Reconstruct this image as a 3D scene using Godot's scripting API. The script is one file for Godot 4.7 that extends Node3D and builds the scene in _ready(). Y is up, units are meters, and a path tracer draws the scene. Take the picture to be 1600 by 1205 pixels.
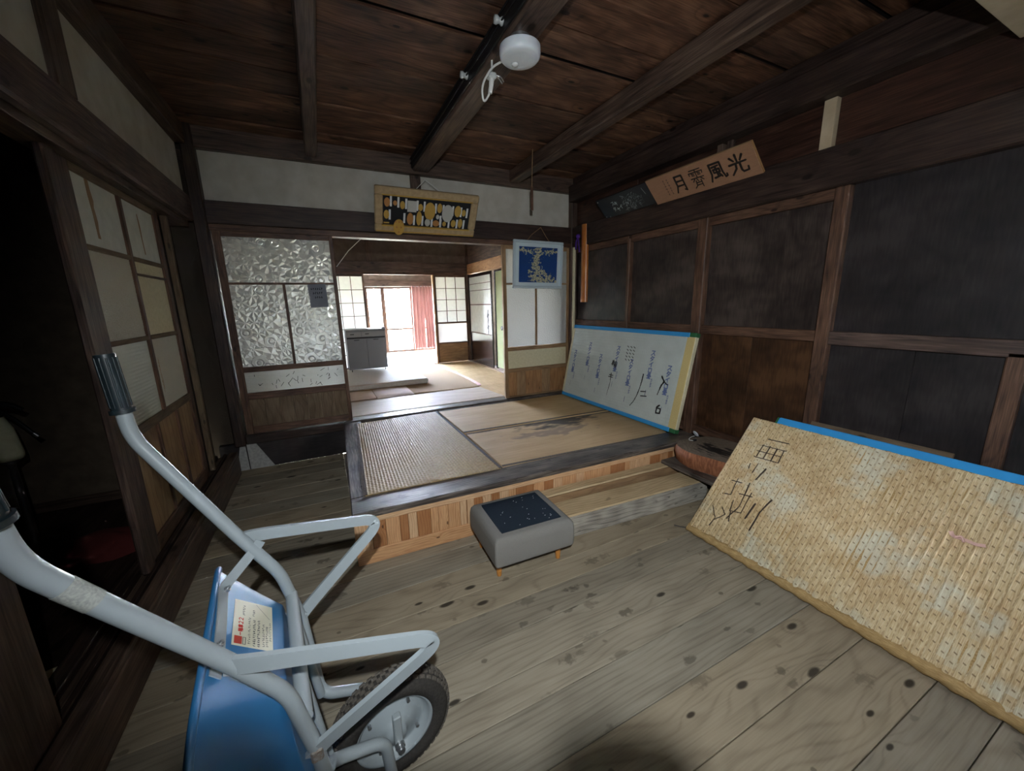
extends Node3D

var M := {}
var taken := {}
var rng := RandomNumberGenerator.new()

# ---------------------------------------------------------------- mesh builder
class MB:
	var v := PackedVector3Array()
	var n := PackedVector3Array()
	var u := PackedVector2Array()
	var ix := PackedInt32Array()

	func tri(a: Vector3, b: Vector3, c: Vector3, ua: Vector2, ub: Vector2, uc: Vector2, hint: Vector3) -> void:
		var k := (b - a).cross(c - a)
		if k.length() < 1e-12:
			return
		k = k.normalized()
		var s := v.size()
		if k.dot(hint) < 0.0:
			k = -k
			v.append_array([a, b, c]); u.append_array([ua, ub, uc])
		else:
			v.append_array([a, c, b]); u.append_array([ua, uc, ub])
		n.append_array([k, k, k])
		ix.append_array([s, s + 1, s + 2])

	func quad(a: Vector3, b: Vector3, c: Vector3, d: Vector3, ua: Vector2, ub: Vector2, uc: Vector2, ud: Vector2, hint: Vector3) -> void:
		tri(a, b, c, ua, ub, uc, hint)
		tri(a, c, d, ua, uc, ud, hint)

	# chamfered box; g is the axis the grain runs along, uv in metres
	func box(lo: Vector3, hi: Vector3, g := 0, ch := 0.003, off := Vector2.ZERO, xf := Transform3D()) -> void:
		var c := (lo + hi) / 2.0
		var h := (hi - lo) / 2.0
		ch = minf(ch, minf(h.x, minf(h.y, h.z)) * 0.45)
		var uvf := func(p: Vector3, a: int) -> Vector2:
			var q := p - lo
			var r: Array = [0, 1, 2]
			r.erase(a)
			var uu := 0.0
			var vv := 0.0
			if a != g:
				uu = q[g]
				r.erase(g)
				vv = q[r[0]]
			else:
				uu = q[r[0]]
				vv = q[r[1]]
			return Vector2(uu, vv) + off
		for a in 3:
			var b := (a + 1) % 3
			var d := (a + 2) % 3
			for s in [-1.0, 1.0]:
				var nn := Vector3.ZERO
				nn[a] = s
				var q := []
				for k in [[-1, -1], [1, -1], [1, 1], [-1, 1]]:
					var p := Vector3.ZERO
					p[a] = s * h[a]
					p[b] = k[0] * (h[b] - ch)
					p[d] = k[1] * (h[d] - ch)
					q.append(p + c)
				quad(xf * q[0], xf * q[1], xf * q[2], xf * q[3], uvf.call(q[0], a), uvf.call(q[1], a), uvf.call(q[2], a), uvf.call(q[3], a), xf.basis * nn)
			if ch > 0.0005:
				for s in [-1.0, 1.0]:
					for t in [-1.0, 1.0]:
						var q := []
						for k in [-1.0, 1.0]:
							var p1 := Vector3.ZERO
							var p2 := Vector3.ZERO
							p1[a] = k * (h[a] - ch); p2[a] = k * (h[a] - ch)
							p1[b] = s * h[b]; p1[d] = t * (h[d] - ch)
							p2[b] = s * (h[b] - ch); p2[d] = t * h[d]
							q.append([p1 + c, p2 + c])
						var nn := Vector3.ZERO
						nn[b] = s; nn[d] = t
						var f := b if b != g else d
						quad(xf * q[0][0], xf * q[0][1], xf * q[1][1], xf * q[1][0], uvf.call(q[0][0], f), uvf.call(q[0][1], f), uvf.call(q[1][1], f), uvf.call(q[1][0], f), xf.basis * nn)
		if ch > 0.0005:
			for sx in [-1.0, 1.0]:
				for sy in [-1.0, 1.0]:
					for sz in [-1.0, 1.0]:
						var s := Vector3(sx, sy, sz)
						var p := []
						for a in 3:
							var k := h - Vector3(ch, ch, ch)
							k[a] = h[a]
							p.append(c + k * s)
						tri(xf * p[0], xf * p[1], xf * p[2], uvf.call(p[0], 1), uvf.call(p[1], 1), uvf.call(p[2], 1), xf.basis * s)

	# smooth grid of points; rows are arrays of equal length
	func grid(rows: Array, flip := false, us := 1.0, vs := 1.0, wrap := false) -> void:
		var R := rows.size()
		var K: int = rows[0].size()
		var s := v.size()
		for i in R:
			for j in K:
				var p: Vector3 = rows[i][j]
				var a: Vector3 = rows[maxi(i - 1, 0)][j]
				var b: Vector3 = rows[mini(i + 1, R - 1)][j]
				var j0 := j - 1
				var j1 := j + 1
				if wrap:
					if j0 < 0: j0 = K - 2
					if j1 > K - 1: j1 = 1
				var c: Vector3 = rows[i][maxi(j0, 0)]
				var d: Vector3 = rows[i][mini(j1, K - 1)]
				var m := (b - a).cross(d - c)
				if m.length() < 1e-12:
					m = Vector3.UP
				m = m.normalized()
				v.append(p)
				n.append(-m if flip else m)
				u.append(Vector2(us * i / maxf(1, R - 1), vs * j / maxf(1, K - 1)))
		for i in R - 1:
			for j in K - 1:
				var a := s + i * K + j
				var b := a + K
				# normal (i direction) x (j direction): front faces run clockwise
				if flip:
					ix.append_array([a, b, b + 1, a, b + 1, a + 1])
				else:
					ix.append_array([a, b + 1, b, a, a + 1, b + 1])

	func done() -> ArrayMesh:
		var arr := []
		arr.resize(Mesh.ARRAY_MAX)
		arr[Mesh.ARRAY_VERTEX] = v
		arr[Mesh.ARRAY_NORMAL] = n
		arr[Mesh.ARRAY_TEX_UV] = u
		arr[Mesh.ARRAY_INDEX] = ix
		var m := ArrayMesh.new()
		m.add_surface_from_arrays(Mesh.PRIMITIVE_TRIANGLES, arr)
		return m

func V(x: float, y: float, z: float) -> Vector3:
	return Vector3(x, y, z)

func bx(x0: float, y0: float, z0: float, x1: float, y1: float, z1: float, g := 0, ch := 0.003) -> ArrayMesh:
	var b := MB.new()
	b.box(V(minf(x0, x1), minf(y0, y1), minf(z0, z1)), V(maxf(x0, x1), maxf(y0, y1), maxf(z0, z1)), g, ch, Vector2(rng.randf() * 3.0, rng.randf() * 3.0))
	return b.done()

func numbered(called: String) -> String:
	if not taken.has(called):
		taken[called] = 0
		return called
	taken[called] += 1
	return "%s_%03d" % [called, taken[called]]

func thing(called: String, label: String, category: String, at := Vector3.ZERO, group := "") -> Node3D:
	var o := Node3D.new()
	o.name = numbered(called)
	add_child(o)
	o.position = at
	o.set_meta("label", label)
	o.set_meta("category", category)
	if group != "":
		o.set_meta("group", group)
	return o

func struct(called: String, label := "") -> Node3D:
	var o := Node3D.new()
	o.name = numbered(called)
	add_child(o)
	o.set_meta("kind", "structure")
	if label != "":
		o.set_meta("label", label)
	return o

func add(parent: Node, called: String, mesh: Mesh, mat: Material, xf := Transform3D()) -> MeshInstance3D:
	var o := MeshInstance3D.new()
	o.name = called
	o.mesh = mesh
	o.material_override = mat
	o.transform = xf
	o.cast_shadow = GeometryInstance3D.SHADOW_CASTING_SETTING_DOUBLE_SIDED
	parent.add_child(o, true)
	return o

# a board given by world corners, placed inside a parent that stands at an offset
func board(parent: Node3D, called: String, x0: float, y0: float, z0: float, x1: float, y1: float, z1: float, mat: Material, g := 0, ch := 0.003) -> MeshInstance3D:
	var p := Vector3.ZERO
	var q: Node = parent
	while q != self and q is Node3D:
		p += (q as Node3D).position
		q = q.get_parent()
	return add(parent, called, bx(x0 - p.x, y0 - p.y, z0 - p.z, x1 - p.x, y1 - p.y, z1 - p.z, g, ch), mat)

func rounded(pts: Array, r: float, steps := 6) -> PackedVector3Array:
	var out := PackedVector3Array()
	out.append(pts[0])
	for i in range(1, pts.size() - 1):
		var p: Vector3 = pts[i]
		var a: Vector3 = pts[i - 1]
		var b: Vector3 = pts[i + 1]
		var ra := minf(r, a.distance_to(p) * 0.48)
		var rb := minf(r, b.distance_to(p) * 0.48)
		var p0 := p + (a - p).normalized() * ra
		var p1 := p + (b - p).normalized() * rb
		for k in steps + 1:
			var t := float(k) / steps
			out.append(p0.lerp(p, t).lerp(p.lerp(p1, t), t))
	out.append(pts[pts.size() - 1])
	return out

func frames(path: PackedVector3Array, up: Vector3) -> Array:
	var out := []
	var t0 := (path[1] - path[0]).normalized()
	var x := up - t0 * up.dot(t0)
	if x.length() < 1e-4:
		x = t0.cross(V(0.3, 0.8, 0.5))
	x = x.normalized()
	for i in path.size():
		var t := (path[mini(i + 1, path.size() - 1)] - path[maxi(i - 1, 0)]).normalized()
		x = (x - t * x.dot(t)).normalized()
		out.append([x, t.cross(x)])
	return out

func tube(path: PackedVector3Array, r: float, seg := 12, r_end := -1.0) -> ArrayMesh:
	var b := MB.new()
	tube_in(b, path, r, seg, r_end)
	return b.done()

func tube_in(b: MB, path: PackedVector3Array, r: float, seg := 12, r_end := -1.0) -> void:
	var fr := frames(path, V(0.21, 0.9, 0.33))
	var rows := []
	for i in path.size():
		var row := PackedVector3Array()
		var rr := r if r_end < 0.0 else lerpf(r, r_end, float(i) / (path.size() - 1))
		for j in seg + 1:
			var a := TAU * j / seg
			row.append(path[i] + (fr[i][0] * cos(a) + fr[i][1] * sin(a)) * rr)
		rows.append(row)
	b.grid(rows, true, 1.0, 1.0, true)
	for e in [0, path.size() - 1]:
		var t: Vector3 = (path[1] - path[0]) if e == 0 else (path[path.size() - 1] - path[path.size() - 2])
		if e == 0:
			t = -t
		for j in seg:
			b.tri(path[e], rows[e][j], rows[e][j + 1], Vector2.ZERO, Vector2.ZERO, Vector2.ZERO, t)

# bar of rectangular section w (along up) by t
func bar(path: PackedVector3Array, w: float, t: float, up: Vector3) -> ArrayMesh:
	var b := MB.new()
	var fr := frames(path, up)
	var pr := [[-1, -1], [1, -1], [1, 1], [-1, 1], [-1, -1]]
	var c := 0.12 * minf(w, t)
	for k in 4:
		var rows := []
		for i in path.size():
			var row := PackedVector3Array()
			for e in [k, k + 1]:
				row.append(path[i] + fr[i][0] * pr[e][0] * w / 2.0 + fr[i][1] * pr[e][1] * t / 2.0)
			rows.append(row)
		b.grid(rows, true)
	for e in [0, path.size() - 1]:
		var d: Vector3 = (path[0] - path[1]) if e == 0 else (path[path.size() - 1] - path[path.size() - 2])
		var q := []
		for k in 4:
			q.append(path[e] + fr[e][0] * pr[k][0] * w / 2.0 + fr[e][1] * pr[k][1] * t / 2.0)
		b.quad(q[0], q[1], q[2], q[3], Vector2.ZERO, Vector2.ZERO, Vector2.ZERO, Vector2.ZERO, d)
	return b.done()

# profile of (radius, height) turned about the y axis
func lathe(prof: Array, seg := 32) -> ArrayMesh:
	var b := MB.new()
	for i in prof.size() - 1:
		var rows := []
		for k in 2:
			var row := PackedVector3Array()
			for j in seg + 1:
				var a := TAU * j / seg
				var rr := maxf(prof[i + k][0], 0.0004)
				row.append(V(rr * cos(a), prof[i + k][1], rr * sin(a)))
			rows.append(row)
		b.grid(rows, false, 1.0, 1.0, true)
	return b.done()

func smooth_lathe(prof: Array, seg := 40) -> ArrayMesh:
	var b := MB.new()
	var rows := []
	for i in prof.size():
		var row := PackedVector3Array()
		for j in seg + 1:
			var a := TAU * j / seg
			var rr := maxf(prof[i][0], 0.0004)
			row.append(V(rr * cos(a), prof[i][1], rr * sin(a)))
		rows.append(row)
	b.grid(rows, false, 1.0, 1.0, true)
	return b.done()

# polygon in the x-y plane, extruded from z = 0 to z = depth
func prism(poly: PackedVector2Array, depth: float) -> ArrayMesh:
	var b := MB.new()
	var t := Geometry2D.triangulate_polygon(poly)
	for i in range(0, t.size(), 3):
		for z in [0.0, depth]:
			var h := V(0, 0, 1) if z == maxf(0.0, depth) else V(0, 0, -1)
			var p := []
			for k in 3:
				p.append(poly[t[i + k]])
			b.tri(V(p[0].x, p[0].y, z), V(p[1].x, p[1].y, z), V(p[2].x, p[2].y, z), p[0], p[1], p[2], h)
	var cw := Geometry2D.is_polygon_clockwise(poly)
	for i in poly.size():
		var p := poly[i]
		var q := poly[(i + 1) % poly.size()]
		var d := (q - p)
		var o := V(d.y, -d.x, 0) * (-1.0 if cw else 1.0)
		b.quad(V(p.x, p.y, 0), V(q.x, q.y, 0), V(q.x, q.y, depth), V(p.x, p.y, depth), p, q, q + Vector2(0, depth), p + Vector2(0, depth), o)
	return b.done()

func ellipse(rx: float, ry: float, k := 20, c := Vector2.ZERO) -> PackedVector2Array:
	var out := PackedVector2Array()
	for i in k:
		out.append(c + Vector2(rx * cos(TAU * i / k), ry * sin(TAU * i / k)))
	return out

# ---------------------------------------------------------------- pictures
func rgb8(r: int, g: int, b: int) -> Color:
	return Color(r / 255.0, g / 255.0, b / 255.0)

func noise(sd: int, f: float, oct := 3) -> FastNoiseLite:
	var n := FastNoiseLite.new()
	n.seed = sd
	n.noise_type = FastNoiseLite.TYPE_SIMPLEX_SMOOTH
	n.frequency = f
	n.fractal_octaves = oct
	return n

func picture(w: int, h: int, f: Callable) -> Image:
	var d := PackedByteArray()
	d.resize(w * h * 3)
	var k := 0
	for y in h:
		for x in w:
			var c: Color = f.call(x, y)
			d[k] = clampi(int(c.r * 255.0), 0, 255)
			d[k + 1] = clampi(int(c.g * 255.0), 0, 255)
			d[k + 2] = clampi(int(c.b * 255.0), 0, 255)
			k += 3
	return Image.create_from_data(w, h, false, Image.FORMAT_RGB8, d)

# sawn timber: u runs along the grain and repeats
func wood_tex(sd: int, w: int, h: int, light: Color, mid: Color, dark: Color, rings: float, warp: float, knots: int, knot_dark: float, fine := 0.35, blot := 0.25, stains := 0, ring_amp := 0.3) -> ImageTexture:
	var r := RandomNumberGenerator.new()
	r.seed = sd
	var n1 := noise(sd, 1.0, 2)
	var n2 := noise(sd + 7, 1.0, 2)
	var n3 := noise(sd + 13, 1.0, 3)
	var ks := []
	for i in knots:
		ks.append([r.randf(), r.randf_range(0.15, 0.85), r.randf_range(0.003, 0.0065)])
	var ss := []
	for i in stains:
		ss.append([r.randf(), r.randf(), r.randf_range(0.004, 0.016), r.randf_range(0.25, 0.6)])
	var asp := float(w) / h
	var f := func(x: int, y: int) -> Color:
		var uu := float(x) / w
		var vv := float(y) / h
		var a := cos(uu * TAU)
		var b := sin(uu * TAU)
		var ph := vv * rings + n1.get_noise_3d(a * 0.45, b * 0.45, vv * 0.8) * warp
		var kd := 0.0
		for k in ks:
			var du: float = absf(uu - k[0])
			du = minf(du, 1.0 - du)
			var dv: float = (vv - k[1]) / asp
			var d := sqrt(du * du * 0.25 + dv * dv) / float(k[2])
			if d < 9.0:
				ph += 1.3 * exp(-d * d * 0.06)
				if d < 1.5:
					kd = maxf(kd, clampf((1.5 - d) * 1.6, 0.0, 1.0))
		var s := 0.5 + 0.5 * sin(ph * TAU)
		s = pow(s, 5.0)
		var t := s * ring_amp + fine * n2.get_noise_3d(a * 1.6, b * 1.6, vv * h * 0.28) + blot * n3.get_noise_3d(a * 0.9, b * 0.9, vv * 1.6)
		var c := mid.lerp(dark, clampf(t, 0.0, 1.0)) if t > 0.0 else mid.lerp(light, clampf(-t * 1.6, 0.0, 1.0))
		for q in ss:
			var du: float = absf(uu - q[0])
			du = minf(du, 1.0 - du)
			var dv: float = (vv - q[1]) / asp
			var d := sqrt(du * du * 0.5 + dv * dv) / float(q[2]) + 0.8 * n3.get_noise_2d(uu * 55.0, vv * 55.0 / asp)
			if d < 1.0:
				c = c.lerp(dark * 0.7, clampf((1.0 - d) * 2.0, 0.0, 1.0) * float(q[3]) * 0.85)
		if kd > 0.0:
			c = c.lerp(dark * 0.5, kd * knot_dark)
		return c
	return ImageTexture.create_from_image(picture(w, h, f))

func mat(col: Color, rough := 0.8, spec := 0.5) -> StandardMaterial3D:
	var m := StandardMaterial3D.new()
	m.albedo_color = col
	m.roughness = rough
	m.metallic_specular = spec
	return m

# wood whose texture covers lu metres along the grain and lv across
func wood(tex: Texture2D, lu: float, lv: float, rough := 0.75, tint := Color.WHITE, bump := 0.0) -> StandardMaterial3D:
	var m := mat(tint, rough, 0.4)
	m.albedo_texture = tex
	m.uv1_scale = Vector3(1.0 / lu, 1.0 / lv, 1)
	if bump > 0.0:
		m.heightmap_enabled = true
		m.heightmap_texture = tex
		m.heightmap_scale = bump
	return m

func tri_noise(sd: int, c0: Color, c1: Color, f: float, scale: Vector3, rough: float, spec := 0.4) -> StandardMaterial3D:
	var n := noise(sd, f, 4)
	var t := NoiseTexture2D.new()
	t.width = 512
	t.height = 512
	t.seamless = true
	t.noise = n
	var g := Gradient.new()
	g.set_color(0, c0)
	g.set_color(1, c1)
	t.color_ramp = g
	var m := mat(Color.WHITE, rough, spec)
	m.albedo_texture = t
	m.uv1_triplanar = true
	m.uv1_scale = scale
	return m

# brush strokes on an image: points in pixels
func stroke(im: Image, pts: Array, w: float, col: Color, taper := 0.0) -> void:
	var total := 0.0
	for i in pts.size() - 1:
		total += (pts[i + 1] as Vector2).distance_to(pts[i])
	var run := 0.0
	for i in pts.size() - 1:
		var a: Vector2 = pts[i]
		var b: Vector2 = pts[i + 1]
		var L := a.distance_to(b)
		var k := maxi(1, int(L / maxf(0.6, w * 0.2)))
		for j in k + 1:
			var p := a.lerp(b, float(j) / k)
			var s := (run + L * j / k) / maxf(1e-6, total)
			var ww := w * (1.0 - taper * s) * 0.5
			for y in range(int(p.y - ww - 1), int(p.y + ww + 2)):
				for x in range(int(p.x - ww - 1), int(p.x + ww + 2)):
					if x < 0 or y < 0 or x >= im.get_width() or y >= im.get_height():
						continue
					var q := clampf(ww + 0.5 - p.distance_to(Vector2(x, y)), 0.0, 1.0) * col.a
					if q > 0.0:
						im.set_pixel(x, y, im.get_pixel(x, y).lerp(Color(col.r, col.g, col.b), q))
		run += L

# a character of straight strokes on a 10 by 10 grid; turn in quarter turns
func glyph(im: Image, g: Array, at: Vector2, size: Vector2, w: float, col: Color, turn := 0.0, taper := 0.2) -> void:
	for s in g:
		var pts := []
		for i in range(0, s.size(), 2):
			var p := Vector2((s[i] / 10.0 - 0.5) * size.x, (s[i + 1] / 10.0 - 0.5) * size.y)
			pts.append(at + p.rotated(turn))
		stroke(im, pts, w, col, taper)

const K := {
	"light": [[5, 0.3, 5, 4], [2, 1.2, 3.4, 3], [8.2, 1, 6.6, 3.2], [0.8, 4.4, 9.2, 4.1], [4, 4.4, 3.6, 6.8, 1, 9.4], [6, 4.3, 6, 8, 6.6, 9, 9.2, 8.8, 9.4, 7.2]],
	"wind": [[2, 0.8, 1.9, 6, 0.6, 9.4], [2, 0.8, 7.8, 0.8, 7.9, 6, 8.6, 8.8, 9.6, 8.4, 9.6, 7.4], [3.2, 2.4, 6.6, 2.1], [3.4, 3.8, 6.6, 3.8, 6.6, 5.4, 3.4, 5.4, 3.4, 3.8], [5, 2.4, 5, 7.6], [3, 7.9, 6.8, 7.4], [6, 6.4, 7, 8]],
	"clear": [[1.6, 0.6, 8.4, 0.6], [0.8, 1.8, 0.8, 3], [0.8, 1.8, 9.2, 1.8, 8.8, 3], [5, 0.6, 5, 3.4], [2.4, 2.4, 3.8, 2.6], [2.4, 3.2, 3.8, 3.4], [6.2, 2.4, 7.6, 2.6], [6.2, 3.2, 7.6, 3.4], [5, 3.8, 5, 4.6], [1, 4.8, 9, 4.8], [3, 5.2, 1.6, 6.4], [4.4, 5.4, 5, 6.6], [7, 5.2, 8.4, 6.4], [3.4, 6.2, 3, 8.6, 1.4, 9.7], [6.6, 6.2, 6.6, 9.7], [3.4, 7.2, 6.6, 7.2], [3.2, 8.4, 6.6, 8.4]],
	"moon": [[3, 0.6, 2.8, 6, 1.2, 9.4], [3, 0.6, 7.6, 0.6, 7.6, 9.2, 6.6, 8.6], [3, 3.4, 7.4, 3.4], [2.9, 6, 7.4, 6]],
	"su": [[1.5, 1.5, 8, 1.5, 5.5, 5, 1, 9.2], [5.6, 5.2, 9, 9]],
	"ta": [[4, 0.5, 1.2, 5], [3.4, 2, 8.4, 2, 6, 6.5, 2, 9.6], [3.4, 4.6, 6.4, 6.8]],
	"i": [[8.4, 0.8, 1.4, 5.6], [5.6, 3, 5.6, 9.6]],
	"ro": [[1.8, 1.8, 8.2, 1.8, 8.2, 8.8, 1.8, 8.8, 1.8, 1.8]],
	"mat": [[2.5, 0.5, 7.5, 0.5, 7.5, 3.6, 2.5, 3.6, 2.5, 0.5], [5, 0.5, 5, 3.6], [2.5, 2, 7.5, 2], [0.8, 4.6, 9.2, 4.6], [0.8, 4.6, 0.8, 6], [9.2, 4.6, 9.2, 6], [3, 6, 7, 6, 7, 9, 3, 9, 3, 6], [3, 7.5, 7, 7.5], [1, 9.6, 9, 9.6]],
	"one": [[1, 5.2, 9, 4.8]],
	"ring": [[0.6, 1.6, 4.4, 1.6], [1, 3, 4, 3, 4, 5.6, 1, 5.6, 1, 3], [1, 4.3, 4, 4.3], [0.4, 7, 4.6, 7], [2.5, 0.3, 2.5, 9.6], [7.2, 0.4, 5, 3], [7.2, 0.4, 9.6, 3], [6, 3.4, 8.6, 3.4], [5.4, 4.8, 5.4, 9.4], [5.4, 4.8, 9.4, 4.8, 9.4, 9.4], [5.4, 6.8, 9.4, 6.8], [6.8, 4.8, 6.8, 9.4], [8.1, 4.8, 8.1, 9.4]],
	"car": [[1, 1.5, 9, 1.5], [2, 3, 8, 3, 8, 6.4, 2, 6.4, 2, 3], [2, 4.7, 8, 4.7], [0.5, 8, 9.5, 8], [5, 0.2, 5, 9.8]],
	"two": [[2, 2.5, 3.5, 1, 6.5, 1, 8, 3, 7, 5, 2, 9, 8.4, 9]],
	"ya": [[1, 4.5, 8.8, 3.2, 7, 5.8], [3.4, 1, 6, 9.4]],
	"ki": [[1.5, 3, 8.5, 2.4], [1, 5.6, 9, 5], [4.4, 0.4, 6, 9.6]],
	"do": [[3.4, 0.6, 3.4, 9.4], [3.4, 3.8, 7.6, 6], [6.6, 1, 7.4, 2.4], [8.2, 0.6, 9, 2]],
}

# ---------------------------------------------------------------- materials
func materials() -> void:
	var fl := []
	for i in 4:
		fl.append(wood(wood_tex(11 + i * 5, 1024, 128, rgb8(182, 172, 153), rgb8(160, 150, 131), rgb8(100, 90, 76), [7.0, 9.0, 5.0, 8.0][i], [2.0, 1.0, 2.6, 1.4][i], [4, 2, 5, 3][i], 0.85, 0.2, 0.34, [14, 8, 10, 16][i], 0.24), 2.3, 0.24, 0.8, [Color(1, 1, 1), Color(0.95, 0.96, 0.97), Color(1.0, 0.98, 0.95), Color(0.92, 0.92, 0.92)][i], 0.12))
	M.floor = fl
	var ce := []
	for i in 3:
		ce.append(wood(wood_tex(41 + i * 3, 1024, 128, rgb8(146, 112, 88), rgb8(108, 79, 61), rgb8(44, 30, 24), [4.0, 5.0, 3.0][i], 1.8, [4, 3, 3][i], 0.8, 0.55, 0.8), 2.2, 0.28, 0.6, [Color(0.98, 0.96, 0.95), Color(0.8, 0.79, 0.79), Color(0.92, 0.88, 0.86)][i], 0.15))
	M.ceil = ce
	var dk := wood_tex(61, 1024, 128, rgb8(118, 98, 84), rgb8(88, 71, 61), rgb8(44, 35, 31), 5.0, 1.2, 2, 0.6, 0.6, 0.6)
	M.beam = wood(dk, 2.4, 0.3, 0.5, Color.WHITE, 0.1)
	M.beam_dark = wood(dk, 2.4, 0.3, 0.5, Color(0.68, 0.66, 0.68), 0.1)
	M.frame = wood(dk, 1.6, 0.2, 0.5, Color(1.05, 0.96, 0.9), 0.06)
	M.frame_red = wood(dk, 1.6, 0.2, 0.55, Color(1.0, 1.0, 1.04), 0.06)
	M.frieze = wood(dk, 2.4, 0.3, 0.5, Color(0.72, 0.6, 0.56), 0.08)
	var pn := wood_tex(71, 512, 256, rgb8(96, 82, 72), rgb8(74, 62, 55), rgb8(44, 37, 34), 5.0, 1.2, 0, 0.0, 0.5, 1.1)
	M.panel = wood(pn, 1.3, 0.9, 0.38, Color(0.86, 0.88, 0.92), 0.04)
	M.panel_brown = wood(pn, 1.3, 0.9, 0.42, Color(0.98, 0.82, 0.66), 0.04)
	M.panel_black = wood(pn, 1.3, 0.9, 0.5, Color(0.62, 0.66, 0.74), 0.05)
	var ld := wood_tex(81, 1024, 256, rgb8(178, 148, 112), rgb8(150, 120, 88), rgb8(104, 80, 58), 5.0, 1.6, 3, 0.5, 0.5, 0.5)
	M.light_wood = wood(ld, 1.6, 0.3, 0.6, Color.WHITE, 0.05)
	M.grey_wood = wood(ld, 1.6, 0.3, 0.7, Color(0.74, 0.78, 0.84), 0.08)
	M.tan_wood = wood(ld, 1.6, 0.3, 0.6, Color(1.08, 1.0, 0.92), 0.05)
	var od := wood_tex(91, 1024, 128, rgb8(232, 200, 162), rgb8(218, 180, 140), rgb8(170, 122, 86), 8.0, 1.2, 1, 0.7, 0.4, 0.25, 0, 0.5)
	M.orange = [wood(od, 1.0, 0.12, 0.55, Color.WHITE, 0.03), wood(od, 1.0, 0.12, 0.55, Color(0.8, 0.68, 0.58), 0.03), wood(od, 1.0, 0.12, 0.55, Color(0.96, 0.9, 0.84), 0.03)]
	var sp := wood_tex(101, 1024, 256, rgb8(226, 206, 168), rgb8(210, 186, 146), rgb8(140, 112, 82), 12.0, 1.6, 2, 0.6, 0.4, 0.4, 6, 0.3)
	M.step_top = wood(sp, 1.6, 0.3, 0.7, Color.WHITE, 0.1)
	M.step_front = wood(wood_tex(105, 1024, 256, rgb8(200, 195, 182), rgb8(172, 166, 154), rgb8(74, 70, 66), 10.0, 1.4, 1, 0.7, 0.5, 0.7, 26, 0.3), 1.6, 0.3, 0.75, Color.WHITE, 0.2)
	M.sill = wood(wood_tex(111, 1024, 128, rgb8(132, 122, 112), rgb8(96, 88, 82), rgb8(40, 36, 34), 9.0, 1.4, 2, 0.6, 0.6, 0.8, 16, 0.4), 1.8, 0.2, 0.42, Color.WHITE, 0.2)
	M.plaster = tri_noise(5, rgb8(182, 178, 164), rgb8(202, 199, 188), 0.012, V(0.9, 0.9, 0.9), 0.95, 0.2)
	M.plaster_tan = tri_noise(6, rgb8(176, 158, 130), rgb8(204, 188, 160), 0.012, V(0.9, 0.9, 0.9), 0.95, 0.2)
	M.plaster_dim = tri_noise(8, rgb8(150, 138, 120), rgb8(176, 164, 144), 0.012, V(0.9, 0.9, 0.9), 0.95, 0.2)
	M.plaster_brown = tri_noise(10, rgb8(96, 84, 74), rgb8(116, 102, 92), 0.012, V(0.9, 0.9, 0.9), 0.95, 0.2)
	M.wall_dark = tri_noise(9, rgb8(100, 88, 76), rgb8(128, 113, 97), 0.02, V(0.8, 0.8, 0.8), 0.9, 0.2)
	M.earth = mat(rgb8(70, 62, 54), 0.95, 0.2)
	M.black = mat(rgb8(22, 22, 24), 0.5)
	M.soot = mat(rgb8(34, 28, 26), 0.6)
	# tatami rush: fine lines along the weave
	M.rush = rush(121, rgb8(216, 186, 140), rgb8(178, 146, 102), false)
	M.rush_stained = rush(123, rgb8(214, 184, 140), rgb8(176, 144, 102), true)
	M.rush_pale = rush(125, rgb8(214, 200, 182), rgb8(176, 158, 138), false)
	M.rug_brown = rush(127, rgb8(178, 150, 118), rgb8(142, 114, 86), false)
	M.binding = tri_noise(13, rgb8(84, 76, 68), rgb8(112, 102, 90), 0.03, V(4, 4, 4), 0.85)
	M.goza = tri_noise(14, rgb8(150, 124, 84), rgb8(186, 160, 112), 0.02, V(3, 3, 3), 0.55, 0.24)
	# straw mat with marker strokes
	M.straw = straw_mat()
	M.straw_edge = tri_noise(15, rgb8(128, 94, 52), rgb8(232, 206, 152), 0.03, V(1.5, 40, 40), 0.9)
	M.vinyl = vinyl_sheet()
	M.blue_tape = mat(rgb8(56, 160, 226), 0.5)
	M.green_tab = mat(rgb8(40, 104, 62), 0.7)
	# glass
	M.glass = mat(Color(0.95, 0.965, 0.95, 0.36), 0.16, 0.5)
	M.glass.refraction_enabled = true
	M.glass.refraction_scale = 0.05
	M.glass.backlight_enabled = true
	M.glass.backlight = Color(0.6, 0.6, 0.6)
	M.paper = tri_noise(21, rgb8(240, 241, 238), rgb8(248, 249, 246), 0.02, V(1, 1, 1), 0.95, 0.1)
	M.paper.backlight_enabled = true
	M.paper.backlight = Color(1, 1, 1)
	M.pane_white = tri_noise(22, rgb8(206, 210, 200), rgb8(226, 229, 220), 0.02, V(1, 1, 1), 0.5, 0.5)
	M.pane_grain = mat(rgb8(186, 180, 160), 0.25, 0.6)
	M.pane_grain.clearcoat_enabled = true
	M.pane_rib = mat(rgb8(214, 219, 206), 0.4, 0.5)
	relief(M.pane_rib, rib_relief(), V(2.4, 2.4, 2.4), 0.14)
	# paints and metals
	M.grey_paint = mat(rgb8(150, 159, 163), 0.42, 0.5)
	M.grey_paint.clearcoat_enabled = true
	M.grey_paint.clearcoat = 0.2
	M.grey_paint.clearcoat_roughness = 0.25
	M.rusty_paint = tri_noise(31, rgb8(104, 84, 68), rgb8(150, 154, 154), 0.02, V(9, 9, 9), 0.6, 0.4)
	M.blue_paint = mat(rgb8(36, 110, 162), 0.5, 0.75)
	M.blue_paint.clearcoat_enabled = true
	M.blue_paint.clearcoat = 0.5
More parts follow.
